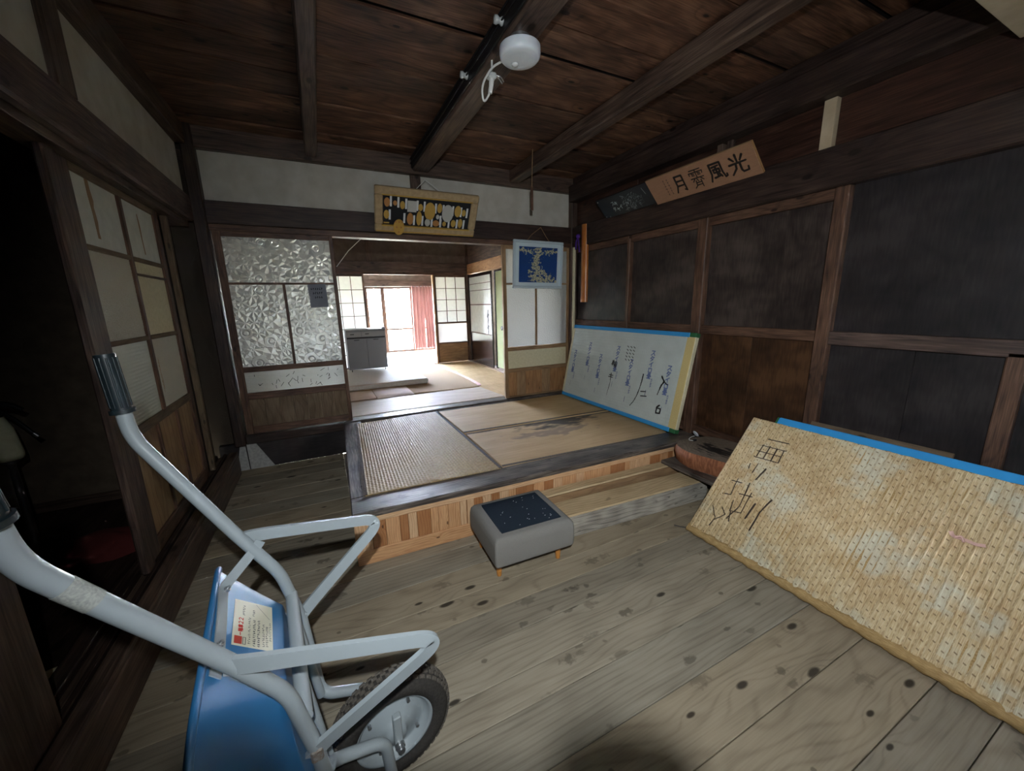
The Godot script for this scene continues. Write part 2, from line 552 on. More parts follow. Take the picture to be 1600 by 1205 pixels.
	M.blue_paint.clearcoat_roughness = 0.5
	M.rubber = tri_noise(33, rgb8(44, 42, 40), rgb8(70, 66, 62), 0.03, V(6, 6, 6), 0.85, 0.3)
	M.tread = tri_noise(34, rgb8(66, 62, 57), rgb8(112, 105, 96), 0.05, V(8, 8, 8), 0.9, 0.3)
	M.grip = mat(rgb8(26, 36, 40), 0.35, 0.5)
	M.steel = mat(rgb8(178, 180, 182), 0.35, 0.5)
	M.steel.metallic = 0.9
	M.white_plastic = mat(rgb8(226, 232, 238), 0.4, 0.5)
	M.white_plastic.subsurf_scatter_enabled = true
	M.white_plastic.subsurf_scatter_strength = 0.1
	M.cloth_grey = tri_noise(41, rgb8(78, 76, 73), rgb8(178, 175, 168), 0.35, V(2.4, 2.4, 2.4), 0.95, 0.2)
	M.cloth_navy = tri_noise(42, rgb8(24, 32, 42), rgb8(46, 56, 66), 0.3, V(5, 5, 5), 0.95, 0.2)
	M.leg_wood = mat(rgb8(190, 128, 62), 0.5, 0.5)
	M.gold_frame = tri_noise(54, rgb8(166, 142, 106), rgb8(192, 168, 130), 0.02, V(2, 2, 2), 0.4, 0.5)
	M.gold = mat(rgb8(214, 178, 96), 0.35, 0.5)
	M.gold.metallic = 0.5
	M.silver = mat(rgb8(206, 208, 206), 0.4, 0.5)
	M.silver.metallic = 0.4
	M.copper = mat(rgb8(196, 142, 88), 0.4, 0.5)
	M.copper.metallic = 0.4
	M.card = mat(rgb8(222, 224, 226), 0.8)
	M.velvet = mat(rgb8(26, 28, 32), 0.9)
	M.silver_frame = mat(rgb8(196, 212, 220), 0.35, 0.6)
	M.mount = mat(rgb8(206, 222, 228), 0.8)
	M.cream = tri_noise(44, rgb8(212, 204, 168), rgb8(228, 220, 188), 0.03, V(2, 2, 2), 0.8)
	M.curtain = tri_noise(45, rgb8(140, 106, 101), rgb8(170, 136, 129), 0.04, V(4, 4, 4), 0.9, 0.2)
	M.curtain.backlight_enabled = true
	M.curtain.backlight = Color(0.26, 0.21, 0.2)
	M.mattress = tri_noise(46, rgb8(206, 198, 188), rgb8(226, 220, 212), 0.03, V(2, 2, 2), 0.9)
	M.cushion = mat(rgb8(214, 190, 172), 0.9)
	M.cabinet = mat(rgb8(136, 136, 140), 0.5)
	M.cabinet_top = mat(rgb8(158, 156, 155), 0.4)
	M.fusuma = mat(rgb8(150, 156, 112), 0.9)
	M.lacquer = mat(rgb8(38, 24, 22), 0.18, 0.6)
	M.stone = tri_noise(47, rgb8(150, 150, 146), rgb8(190, 190, 186), 0.03, V(2, 2, 2), 0.95)
	M.stump_top = stump_top()
	M.bark = tri_noise(49, rgb8(104, 62, 42), rgb8(186, 124, 88), 0.02, V(5, 1.2, 5), 0.75)
	M.bamboo = tri_noise(50, rgb8(168, 92, 36), rgb8(206, 134, 66), 0.02, V(6, 0.6, 6), 0.3, 0.6)
	M.purple = mat(rgb8(86, 44, 150), 0.7)
	M.red_cloth = mat(rgb8(98, 34, 32), 0.9)
	M.pink = mat(rgb8(216, 176, 166), 0.8)
	M.tape = mat(rgb8(150, 122, 90), 0.8)
	M.cable = mat(rgb8(214, 214, 210), 0.5)
	M.ceramic = mat(rgb8(198, 202, 200), 0.35)
	M.clear = mat(Color(0.95, 0.97, 0.97, 0.06), 0.02, 0.5)
	M.clear.transparency = BaseMaterial3D.TRANSPARENCY_ALPHA
	M.binding_brown = tri_noise(51, rgb8(150, 124, 96), rgb8(176, 150, 118), 0.05, V(4, 4, 4), 0.95, 0.2)
	M.straw_edge2 = tri_noise(52, rgb8(208, 186, 122), rgb8(228, 210, 152), 0.05, V(8, 3, 8), 0.8)
	M.torch_lens = mat(rgb8(240, 244, 250), 0.3)
	M.torch_lens.emission_enabled = true
	M.torch_lens.emission = Color(0.96, 0.985, 1.0)
	M.torch_lens.emission_energy_multiplier = 6.0
	M.old_label = tri_noise(53, rgb8(128, 132, 130), rgb8(186, 188, 180), 0.04, V(9, 9, 9), 0.8)
	M.ink_blue = mat(rgb8(96, 112, 156), 0.9)

func rush(sd: int, a: Color, b: Color, stained: bool) -> StandardMaterial3D:
	var n := noise(sd, 1.0, 3)
	var n2 := noise(sd + 1, 1.0, 3)
	var f := func(x: int, y: int) -> Color:
		var uu := x / 512.0
		var vv := y / 512.0
		var t := 0.5 + 0.5 * n.get_noise_2d(uu * 3.0, vv * 110.0) + 0.28 * n2.get_noise_2d(uu * 3.0 + 40.0, vv * 4.0)
		var c := a.lerp(b, clampf(t, 0, 1))
		if stained:
			# scorched patch with a ragged edge
			var p := Vector2((uu - 0.52) / 0.26, (vv - 0.93) / 0.22)
			var d := p.length() + 0.7 * n2.get_noise_2d(uu * 7.0, vv * 7.0)
			if d < 0.95:
				c = c.lerp(Color(0.17, 0.15, 0.13), clampf((0.95 - d) * 1.6, 0.0, 0.8))
			var q := Vector2((uu - 0.4) / 0.3, (vv - 0.62) / 0.16)
			var e := q.length() + 0.8 * n2.get_noise_2d(uu * 9.0 + 9.0, vv * 9.0)
			if e < 0.8:
				c = c.lerp(Color(0.42, 0.36, 0.33), clampf((0.8 - e) * 1.2, 0.0, 0.5))
		return c
	var m := mat(Color.WHITE, 0.62, 0.4)
	var t := ImageTexture.create_from_image(picture(512, 512, f))
	m.albedo_texture = t
	m.heightmap_enabled = true
	m.heightmap_texture = t
	m.heightmap_scale = 0.15
	m.uv1_scale = Vector3(1, 1, 1)
	return m

func relief(m: StandardMaterial3D, im: Texture2D, scale: Vector3, cm: float) -> void:
	m.heightmap_enabled = true
	m.heightmap_texture = im
	m.heightmap_scale = cm
	m.uv1_triplanar = true
	m.uv1_scale = scale

func grey_tex(w: int, h: int, f: Callable) -> ImageTexture:
	return ImageTexture.create_from_image(picture(w, h, f))

# pressed glass: folds pinched round scattered points, ribs, or pebbled; the face towards the room carries the relief
func relief_pane(x0: float, y0: float, x1: float, y1: float, z: float, kind: String) -> ArrayMesh:
	var b := MB.new()
	var st := 0.0042 if kind == "star" else (0.0032 if kind == "pebble" else 0.005)
	var nx := int((x1 - x0) / st)
	var ny := int((y1 - y0) / (st if kind != "rib" else 0.0025))
	if kind == "rib":
		nx = int((x1 - x0) / 0.02)
	var n := noise(19, 170.0 if kind == "pebble" else 70.0, 2)
	var cell := 0.085
	var r := RandomNumberGenerator.new()
	var pts := {}
	r.seed = 31
	for i in range(-1, int((x1 - x0) / cell) + 3):
		for j in range(-1, int((y1 - y0) / cell) + 3):
			pts[Vector2i(i, j)] = [Vector2(i + r.randf_range(0.1, 0.9), j + r.randf_range(0.1, 0.9)) * cell, r.randf() * TAU, r.randi_range(4, 7), r.randf()]
	var front := []
	for j in ny + 1:
		var row := PackedVector3Array()
		for i in nx + 1:
			var q := Vector2((x1 - x0) * i / nx, (y1 - y0) * j / ny)
			var h := 0.0
			if kind == "star":
				var c := Vector2i(int(q.x / cell), int(q.y / cell))
				var best := 9.0
				for di in [-1, 0, 1]:
					for dj in [-1, 0, 1]:
						var e: Array = pts.get(c + Vector2i(di, dj), pts[Vector2i(0, 0)])
						var d: Vector2 = q - e[0]
						var L := d.length()
						if L < best:
							best = L
							var fo := fposmod((d.angle() + float(e[1])) * float(e[2]) / TAU, 1.0)
							h = (absf(fo - 0.5) * 2.0) * minf(1.0, L / 0.045) if float(e[3]) < 0.88 else clampf(1.0 - absf(L - 0.024) / 0.01, 0.0, 1.0)
				h *= 0.010
			elif kind == "rib":
				h = 0.0022 * absf(sin((q.y + y0) * PI / 0.0125))
			else:
				h = (0.0022 if kind == "pebble" else 0.0016) * n.get_noise_2d(q.x + x0, q.y)
			row.append(V(x0 + q.x, y0 + q.y, z + 0.004 + h))
		front.append(row)
	for j in ny:
		for i in nx:
			b.quad(front[j][i], front[j][i + 1], front[j + 1][i + 1], front[j + 1][i], Vector2.ZERO, Vector2.ZERO, Vector2.ZERO, Vector2.ZERO, V(0, 0, 1))
	var c0 := V(x0, y0, z - 0.003)
	var c1 := V(x1, y0, z - 0.003)
	var c2 := V(x1, y1, z - 0.003)
	var c3 := V(x0, y1, z - 0.003)
	b.quad(c0, c1, c2, c3, Vector2.ZERO, Vector2.ZERO, Vector2.ZERO, Vector2.ZERO, V(0, 0, -1))
	return b.done()

func rib_relief() -> ImageTexture:
	var n := noise(3, 0.03, 2)
	var f := func(x: int, y: int) -> Color:
		var h := 0.5 + 0.4 * sin(y / 256.0 * TAU * 22.0) + 0.15 * n.get_noise_2d(x, y)
		return Color(h, h, h)
	return grey_tex(256, 256, f)

func grain_relief(fq: float) -> ImageTexture:
	var n := noise(19, fq, 3)
	var f := func(x: int, y: int) -> Color:
		var h := 0.5 + 0.8 * n.get_noise_2d(x, y)
		return Color(h, h, h)
	return grey_tex(256, 256, f)

# the woven straw side: u runs along the mat (1.75 m), v down it
func straw_mat() -> StandardMaterial3D:
	var n := noise(71, 1.0, 3)
	var n2 := noise(72, 1.0, 3)
	var W := 1400
	var H := 700
	var f := func(x: int, y: int) -> Color:
		var cu := x * 62.0 / W
		var col := int(cu)
		var fr := cu - col
		var cv := y * 22.0 / H + (0.5 if col % 2 == 1 else 0.0)
		var row := int(cv)
		var fv := cv - row
		# each bundle of straw has its own tone
		var own := fposmod(sin(col * 12.99 + row * 78.23) * 43758.5, 1.0)
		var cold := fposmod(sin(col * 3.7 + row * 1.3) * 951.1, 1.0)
		var t := n.get_noise_2d(x * 0.42, y * 0.014) * 1.0 + n2.get_noise_2d(x * 0.004, y * 0.005) * 0.4 + (own - 0.5) * 0.22
		var c := rgb8(208, 184, 142).lerp(rgb8(238, 224, 190), clampf(t, 0, 1)) if t > 0 else rgb8(208, 184, 142).lerp(rgb8(156, 122, 82), clampf(-t, 0, 1))
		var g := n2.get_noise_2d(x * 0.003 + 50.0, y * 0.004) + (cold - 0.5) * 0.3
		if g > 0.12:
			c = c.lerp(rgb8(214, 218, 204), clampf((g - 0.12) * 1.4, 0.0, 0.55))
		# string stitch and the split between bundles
		var e := minf(fr, 1.0 - fr)
		if e < 0.10 and n.get_noise_2d(x * 0.2 + 300.0, y * 0.05) > 0.0:
			c = c.lerp(rgb8(124, 94, 62), 0.32)
		var sd := absf(fv - 0.5 - (fr - 0.5) * 0.25)
		if sd < 0.07 and fr > 0.36 and fr < 0.68:
			c = c.lerp(rgb8(96, 72, 48), 0.55)
		return c
	var im := picture(W, H, f)
	# marker writing, read with the mat stood on its end
	var ink := Color(0.24, 0.2, 0.18, 0.55)
	var q := PI / 2.0
	var tr := func(u: float, v2: float) -> Vector2: return Vector2(u * W, v2 * H)
	stroke(im, [tr.call(0.085, 0.14), tr.call(0.150, 0.13)], 5, ink)
	for k in 4:
		stroke(im, [tr.call(0.082 + k * 0.022, 0.19), tr.call(0.080 + k * 0.024, 0.29)], 5, ink)
	stroke(im, [tr.call(0.078, 0.20), tr.call(0.155, 0.19)], 4, ink)
	stroke(im, [tr.call(0.076, 0.25), tr.call(0.15, 0.24)], 4, ink)
	stroke(im, [tr.call(0.074, 0.30), tr.call(0.15, 0.29)], 4, ink)
	stroke(im, [tr.call(0.075, 0.36), tr.call(0.078, 0.40)], 4, ink)
	stroke(im, [tr.call(0.098, 0.34), tr.call(0.096, 0.42)], 4, ink)
	stroke(im, [tr.call(0.128, 0.36), tr.call(0.118, 0.46)], 7, ink)
	stroke(im, [tr.call(0.066, 0.50), tr.call(0.072, 0.63), tr.call(0.045, 0.645)], 5, ink)
	stroke(im, [tr.call(0.05, 0.53), tr.call(0.085, 0.52)], 5, ink)
	stroke(im, [tr.call(0.108, 0.50), tr.call(0.116, 0.68), tr.call(0.10, 0.80)], 5, ink)
	stroke(im, [tr.call(0.095, 0.60), tr.call(0.136, 0.585)], 5, ink)
	stroke(im, [tr.call(0.09, 0.66), tr.call(0.096, 0.74), tr.call(0.13, 0.72), tr.call(0.128, 0.56)], 4, ink)
	stroke(im, [tr.call(0.04, 0.76), tr.call(0.066, 0.83), tr.call(0.062, 0.90)], 4, ink)
	stroke(im, [tr.call(0.07, 0.74), tr.call(0.09, 0.78), tr.call(0.066, 0.85)], 4, ink)
	stroke(im, [tr.call(0.10, 0.74), tr.call(0.11, 0.81)], 5, ink)
	stroke(im, [tr.call(0.155, 0.62), tr.call(0.15, 0.74)], 8, ink)
	stroke(im, [tr.call(0.19, 0.55), tr.call(0.178, 0.66), tr.call(0.178, 0.80)], 7, ink)
	var m := mat(Color.WHITE, 0.92, 0.25)
	m.albedo_texture = ImageTexture.create_from_image(im)
	return m

# white quilted sheet with repeated blue print and brush marks: u along the mat, v down it
func vinyl_sheet() -> StandardMaterial3D:
	var n := noise(81, 1.0, 3)
	var W := 1344
	var H := 680
	var f := func(x: int, y: int) -> Color:
		var t := 0.5 + 0.5 * n.get_noise_2d(x * 0.006, y * 0.006)
		return rgb8(196, 206, 202).lerp(rgb8(212, 221, 218), t)
	var im := picture(W, H, f)
	var blue := Color(0.4, 0.47, 0.66, 0.75)
	var names := ["su", "ta", "i", "ro", "mat"]
	for c in 7:
		var cx := W * (0.06 + 0.145 * c) + (c % 2) * 14
		var y0 := H * (0.36 if c % 2 == 0 else 0.22)
		var k := 0
		for g in names:
			glyph(im, K[g], Vector2(cx, y0 + k * 46.0), Vector2(44, 44), 8.0, blue, 0.0, 0.0)
			k += 1
		for g in ["su", "i", "ta", "do"]:
			glyph(im, K[g], Vector2(cx + 34, y0 + 120 + k * 18.0), Vector2(17, 17), 3.0, Color(0.34, 0.4, 0.6, 0.7), 0.0, 0.0)
			k += 1
		stroke(im, [Vector2(cx, y0 + 300), Vector2(cx, y0 + 345)], 4, Color(0.34, 0.38, 0.5, 0.6))
	var ink := Color(0.09, 0.09, 0.1, 0.95)
	# brushed marks
	stroke(im, [Vector2(1196, 318), Vector2(1214, 340), Vector2(1246, 366), Vector2(1262, 372)], 14, ink, 0.5)
	stroke(im, [Vector2(1226, 352), Vector2(1206, 388), Vector2(1192, 440), Vector2(1188, 462)], 14, ink, 0.5)
	glyph(im, [[5, 1, 2, 3, 2, 9, 7, 8.4, 7, 4, 2.4, 4]], Vector2(1230, 570), Vector2(70, 80), 12, ink, 0.0)
	stroke(im, [Vector2(1012, 330), Vector2(1010, 390), Vector2(1002, 450), Vector2(988, 510), Vector2(966, 565), Vector2(936, 606)], 10, ink, 0.35)
	stroke(im, [Vector2(1020, 470), Vector2(1070, 462)], 8, ink)
	stroke(im, [Vector2(1030, 505), Vector2(1085, 497)], 8, ink)
	glyph(im, K["ring"], Vector2(660, 290), Vector2(70, 60), 7, ink, 0.2)
	glyph(im, K["ki"], Vector2(648, 410), Vector2(66, 70), 8, ink, 0.1)
	stroke(im, [Vector2(655, 450), Vector2(640, 580)], 6, ink, 0.5)
	for i in 5:
		for j in 3:
			stroke(im, [Vector2(780 + j * 36, 120 + i * 28), Vector2(796 + j * 36, 130 + i * 28)], 6, Color(0.1, 0.1, 0.1, 0.8))
	var m := mat(Color.WHITE, 0.32, 0.5)
	m.albedo_texture = ImageTexture.create_from_image(im)
	return m

func stump_top() -> StandardMaterial3D:
	var n := noise(91, 1.0, 4)
	var f := func(x: int, y: int) -> Color:
		var p := Vector2(x / 256.0 - 0.5, y / 256.0 - 0.5)
		var r := p.length() + 0.05 * n.get_noise_2d(x * 0.03, y * 0.03)
		var t := 0.5 + 0.5 * sin(r * 130.0)
		var c := rgb8(136, 122, 106).lerp(rgb8(102, 88, 76), t * 0.6)
		var q := Vector2((x / 256.0 - 0.42) / 0.2, (y / 256.0 - 0.42) / 0.22).length() + 0.9 * n.get_noise_2d(x * 0.05 + 9.0, y * 0.02)
		if q < 0.85:
			c = c.lerp(rgb8(30, 26, 24), clampf((0.85 - q) * 3.0, 0, 0.92))
		return c
	var m := mat(Color.WHITE, 0.7, 0.4)
	m.albedo_texture = grey_tex(256, 256, f)
	return m

func flat_picture(im: Image, rough := 0.6) -> StandardMaterial3D:
	var m := mat(Color.WHITE, rough, 0.4)
	m.albedo_texture = ImageTexture.create_from_image(im)
	m.texture_repeat = false
	return m

# a sheet of given width and height in the x-y plane, uv 0..1 with the picture upright, thickness towards -z
func sheet(w: float, h: float, t := 0.002, nx := 1, ny := 1, curl := 0.0) -> ArrayMesh:
	var b := MB.new()
	var rows := []
	for j in ny + 1:
		var row := PackedVector3Array()
		for i in nx + 1:
			var p := V((float(i) / nx - 0.5) * w, (0.5 - float(j) / ny) * h, 0)
			p.z = curl * sin(p.y * 12.0)
			row.append(p)
		rows.append(row)
	b.grid(rows, false, 1.0, 1.0)
	for i in b.u.size():
		b.u[i] = Vector2(b.u[i].y, b.u[i].x)
	if t > 0.0:
		var back := []
		for r in rows:
			var row := PackedVector3Array()
			for p in r:
				row.append(p + V(0, 0, -t))
			back.append(row)
		b.grid(back, true, 0.0, 0.0)
		var edge := []
		for i in nx + 1: edge.append([rows[0][i], back[0][i]])
		for j in range(1, ny + 1): edge.append([rows[j][nx], back[j][nx]])
		for i in range(nx - 1, -1, -1): edge.append([rows[ny][i], back[ny][i]])
		for j in range(ny - 1, -1, -1): edge.append([rows[j][0], back[j][0]])
		var mid: Vector3 = rows[ny / 2][nx / 2]
		for k in edge.size() - 1:
			b.quad(edge[k][0], edge[k + 1][0], edge[k + 1][1], edge[k][1], Vector2.ZERO, Vector2.ZERO, Vector2.ZERO, Vector2.ZERO, (edge[k][0] - mid) * V(1, 1, 0))
	return b.done()

# ---------------------------------------------------------------- scene
func _ready() -> void:
	rng.seed = 20
	# camera
	var cam := Camera3D.new()
	cam.name = "camera"
	cam.position = V(0, 1.45, 0)
	cam.rotation = V(-0.2122815, -0.4547422, -0.0224464)
	cam.fov = 90.24
	cam.near = 0.03
	cam.far = 200.0
	add_child(cam)
	cam.current = true
	# overcast sky
	var env := Environment.new()
	env.background_mode = Environment.BG_SKY
	var sky := Sky.new()
	var ps := ProceduralSkyMaterial.new()
	ps.sky_top_color = Color(0.80, 0.88, 1.0)
	ps.sky_horizon_color = Color(0.93, 0.96, 1.0)
	ps.ground_horizon_color = Color(0.78, 0.78, 0.74)
	ps.ground_bottom_color = Color(0.6, 0.6, 0.56)
	ps.sky_energy_multiplier = 9.0
	ps.ground_energy_multiplier = 5.0
	sky.sky_material = ps
	env.sky = sky
	env.tonemap_mode = Environment.TONE_MAPPER_LINEAR
	env.tonemap_exposure = 1.5
	env.sdfgi_enabled = true
	env.ssao_enabled = true
	env.ssil_enabled = true
	var we := WorldEnvironment.new()
	we.name = "world_environment"
	we.environment = env
	add_child(we)
	# the photographer's head torch, a hand's breadth above and behind the lens
	var sp := SpotLight3D.new()
	sp.name = "head_torch_beam"
	sp.position = V(-0.012, 1.722, 0.155)
	sp.rotation = V(-0.34, -0.62, 0)
	sp.light_color = Color(0.96, 0.985, 1.0)
	sp.light_energy = 2.9
	sp.spot_angle = 64.0
	sp.spot_angle_attenuation = 1.0
	sp.spot_range = 14.0
	sp.spot_attenuation = 2.0
	sp.light_size = 0.012
	sp.shadow_enabled = true
	add_child(sp)

	materials()
	shell()
	platform()
	back_wall()
	left_wall()
	right_wall()
	ceiling()
	far_rooms()
	wheelbarrow()
	foot_stool()
	steps_and_stump()
	leaning_mats()
	hung_things()
	far_things()
	hall_things()
	photographer()

# ---------------------------------------------------------------- the room itself
func shell() -> void:
	var fl := struct("floor", "weathered grey wide plank floor")
	board(fl, "subfloor", -0.95, -0.12, 1.4, 2.95, -0.032, -4.12, M.earth, 0, 0.0)
	var seams := [1.36, 1.12, 0.88, 0.65, 0.43, 0.21, 0.0, -0.205, -0.366, -0.59, -0.80, -1.0, -1.13, -1.315, -1.48, -1.63, -1.83, -2.02, -2.21, -2.42, -2.62, -2.83, -3.04, -3.24, -3.45, -3.66, -3.86, -4.05]
	for i in seams.size() - 1:
		var z0: float = seams[i]
		var z1: float = seams[i + 1]
		var x1 := 2.84 if z1 > -2.25 else 0.06
		var dy := rng.randf_range(-0.0012, 0.0)
		var m: Material = M.floor[(i * 3 + i / 3) % 4]
		board(fl, "plank", -0.93, -0.03, z1 + 0.0016, x1, dy, z0 - 0.0016, m, 0, 0.0022)
	# outer walls that keep the daylight out
	var ou := struct("wall_outer", "solid outer walls of the house")
	board(ou, "outer_slab", -1.1, -0.12, -3.5, -0.99, 2.95, -4.14, M.earth, 1, 0.0)
	board(ou, "outer_slab", -1.1, -0.12, -4.14, -0.7, 2.95, -4.24, M.earth, 1, 0.0)
	board(ou, "outer_slab", -2.8, 2.56, 1.5, -0.92, 2.95, -4.14, M.earth, 0, 0.0)
	board(ou, "outer_slab", -1.1, -0.12, 1.5, -0.99, 2.95, -0.82, M.earth, 1, 0.0)
	board(ou, "outer_slab", -2.8, -0.12, -0.82, -2.68, 2.95, -3.7, M.earth, 1, 0.0)
	board(ou, "outer_slab", -2.8, -0.12, -3.62, -1.1, 2.95, -3.72, M.earth, 0, 0.0)
	board(ou, "outer_slab", -2.8, -0.12, -0.82, -0.93, 0.1, -3.7, M.earth, 0, 0.0)
	board(ou, "outer_slab", -1.1, 2.68, -4.12, 3.1, 2.95, -4.24, M.earth, 0, 0.0)
	board(ou, "outer_slab", 2.78, -0.12, -4.12, 3.1, 2.95, -4.24, M.earth, 0, 0.0)
	board(ou, "outer_slab", -1.1, -0.12, 1.44, 1.445, 2.95, 1.56, M.earth, 0, 0.0)
	board(ou, "outer_slab", 2.39, -0.12, 1.44, 3.1, 2.95, 1.56, M.earth, 0, 0.0)
	board(ou, "outer_slab", 1.445, -0.12, 1.44, 2.39, 1.1, 1.56, M.earth, 0, 0.0)
	board(ou, "outer_slab", 1.445, 1.75, 1.44, 2.39, 2.95, 1.56, M.earth, 0, 0.0)
	board(ou, "outer_slab", 2.98, -0.12, 1.56, 3.1, 2.95, -4.14, M.earth, 2, 0.0)
	# behind the camera the room is closed by a plain dark wall
	var wf := struct("wall_front", "dark boarded wall behind the camera")
	for i in 8:
		var a := -0.93 + i * 0.475
		if i == 5 or i == 6:
			board(wf, "wall_board", a, -0.03, 1.36, a + 0.471, 1.1, 1.44, M.panel_brown, 1)
			board(wf, "wall_board", a, 1.75, 1.36, a + 0.471, 2.86, 1.44, M.panel_brown, 1)
			continue
		board(wf, "wall_board", a, -0.03, 1.36, a + 0.471, 2.86, 1.44, M.panel_brown, 1)
	# unseen papered window, added behind the camera to let in soft grey fill
	var wn := struct("window_6", "unseen papered window added behind the camera for soft fill light")
	board(wn, "paper", 1.445, 1.1, 1.40, 2.39, 1.75, 1.402, M.paper, 0, 0.0)
	for x in [1.445, 1.68, 1.917, 2.15, 2.36]:
		board(wn, "lattice_bar", x, 1.1, 1.385, x + 0.025, 1.75, 1.40, M.frame, 1)
	for y in [1.1, 1.31, 1.52, 1.725]:
		board(wn, "lattice_bar", 1.47, y, 1.383, 2.36, y + 0.025, 1.40, M.frame, 0)

func platform() -> void:
	var p := struct("raised_floor", "raised tatami floor with a cedar panelled front")
	p.name = "floor_raised"
	var hinge := V(0.04, 0, -2.115)
	p.position = hinge
	p.rotation.y = -0.029
	var L := 2.58
	# local: x along the front, z negative into the platform
	add(p, "base_block", bx(0.012, 0.0, -0.05, L, 0.262, -1.90, 0, 0.0), M.soot)
	add(p, "side_board", bx(0.0, 0.0, -0.045, 0.012, 0.29, -1.86, 2), M.panel_black)
	add(p, "front_sill", bx(-0.004, 0.292, 0.012, L + 0.1, 0.331, -0.19, 0, 0.006), M.sill)
	add(p, "side_sill", bx(-0.004, 0.292, -0.192, 0.16, 0.330, -1.86, 2, 0.006), M.sill)
	add(p, "bottom_rail", bx(0.0, 0.0, 0.0, L, 0.088, -0.03, 0), M.orange[2])
	add(p, "top_rail", bx(0.0, 0.258, 0.004, L, 0.292, -0.03, 0), M.orange[0])
	add(p, "end_post", bx(0.0, 0.088, 0.002, 0.09, 0.258, -0.03, 1), M.orange[0])
	add(p, "post", bx(0.655, 0.088, 0.002, 0.70, 0.258, -0.03, 1), M.orange[0])
	var x := 0.092
	var k := 0
	while x < L - 0.02:
		if x > 0.651 and x < 0.70:
			x = 0.702
		var w := rng.randf_range(0.045, 0.082)
		var x1 := minf(x + w, L)
		if x < 0.65 and x1 > 0.653:
			x1 = 0.653
		add(p, "panel_board", bx(x, 0.088, -0.006, x1 - 0.0015, 0.258, -0.026, 1, 0.002), M.orange[rng.randi() % 3])
		x = x1
		k += 1
	# floor boards that the mats lie on
	add(p, "under_floor", bx(0.16, 0.262, -0.19, 2.80, 0.276, -1.93, 0, 0.0), M.soot)

	mat_block("tatami_mat", "front tatami mat with a dark scorched patch, below the leaning white-backed mat", V(1.035, 0.277, -2.29), V(2.56, 0.277, -2.215), V(2.80, 0.277, -2.99), V(1.04, 0.277, -3.075), 0.052, M.rush_stained)
	mat_block("tatami_mat", "tan tatami mat along the sill of the next room", V(1.04, 0.277, -3.115), V(2.80, 0.277, -3.03), V(2.80, 0.277, -3.90), V(1.03, 0.277, -3.92), 0.052, M.rush)
	# woven cane mat over boards
	var g := thing("cane_mat", "glossy ribbed cane mat on the corner of the raised floor", "mat", V(0.13, 0.331, -2.29))
	var c := [V(0.128, 0.331, -2.30), V(1.005, 0.331, -2.262), V(1.0, 0.331, -3.90), V(0.205, 0.331, -3.87)]
	var b := MB.new()
	var rows := []
	var nu := 42
	var nv := 84
	for i in nv * 3 + 1:
		var row := PackedVector3Array()
		var t := float(i) / (nv * 3)
		for j in nu * 4 + 1:
			var s := float(j) / (nu * 4)
			var q: Vector3 = (c[0] as Vector3).lerp(c[1], s).lerp((c[3] as Vector3).lerp(c[2], s), t)
			var r := absf(sin(s * PI * nu))
			var w := 0.5 + 0.5 * cos(t * TAU * nv * 0.5 + (PI if int(s * nu) % 2 == 1 else 0.0))
			q.y += 0.003 + 0.0048 * r * (0.5 + 0.5 * w)
			row.append(q - g.position)
		rows.append(row)
	b.grid(rows, true)
	add(g, "weave", b.done(), M.goza)
	var bd := [[0, 3], [1, 2]]
	for e in bd:
		var a: Vector3 = c[e[0]] - g.position + V(0, 0.004, 0)
		var d: Vector3 = c[e[1]] - g.position + V(0, 0.004, 0)
		add(g, "binding", bar(PackedVector3Array([a, a.lerp(d, 0.5), d]), 0.022, 0.009, V(1, 0, 0)), M.binding)
	var a0: Vector3 = c[0] - g.position + V(0, 0.002, 0)
	var a1: Vector3 = c[1] - g.position + V(0, 0.002, 0)
	add(g, "edge_cord", tube(PackedVector3Array([a0, a0.lerp(a1, 0.5), a1]), 0.003, 6), M.goza)

# a mat on four base corners (anticlockwise from the front corner by the left end), weave lines along the first side
func mat_block(called: String, label: String, a: Vector3, b: Vector3, c: Vector3, d: Vector3, h: float, m: Material, bind := true, group := "") -> Node3D:
	var t := thing(called, label, "mat", a, group)
	var mb := MB.new()
	var up := V(0, h, 0)
	var q := [Vector3.ZERO, b - a, c - a, d - a]
	var rows := []
	for j in 13:
		var row := PackedVector3Array()
		for i in 25:
			var p: Vector3 = (q[3] as Vector3).lerp(q[2], i / 24.0).lerp((q[0] as Vector3).lerp(q[1], i / 24.0), j / 12.0) + up
			p.y += 0.0016 * sin(i * 1.7 + j * 0.9) * (1.0 if i > 0 and i < 24 and j > 0 and j < 12 else 0.0)
			row.append(p)
		rows.append(row)
	mb.grid(rows, false, 1.0, 1.0)
	for i in mb.u.size():
		mb.u[i] = Vector2(mb.u[i].y, 1.0 - mb.u[i].x)
	for k in 4:
		var p: Vector3 = q[k]
		var r: Vector3 = q[(k + 1) % 4]
		mb.quad(p, r, r + up, p + up, Vector2(0, 0), Vector2(1, 0), Vector2(1, 0.05), Vector2(0, 0.05), (p + r) / 2.0 - (q[0] + q[2]) / 2.0)
	add(t, "surface", mb.done(), m)
	if bind:
		for e in [[0, 1], [3, 2]]:
			var inn: Vector3 = (q[3 - e[0]] - q[e[0]]).normalized() * 0.012
			var p0: Vector3 = q[e[0]] + up + inn
			var p1: Vector3 = q[e[1]] + up + inn
			add(t, "binding", bar(PackedVector3Array([p0, p0.lerp(p1, 0.5), p1]), 0.0035, 0.024, V(0, 1, 0)), M.binding)
	return t

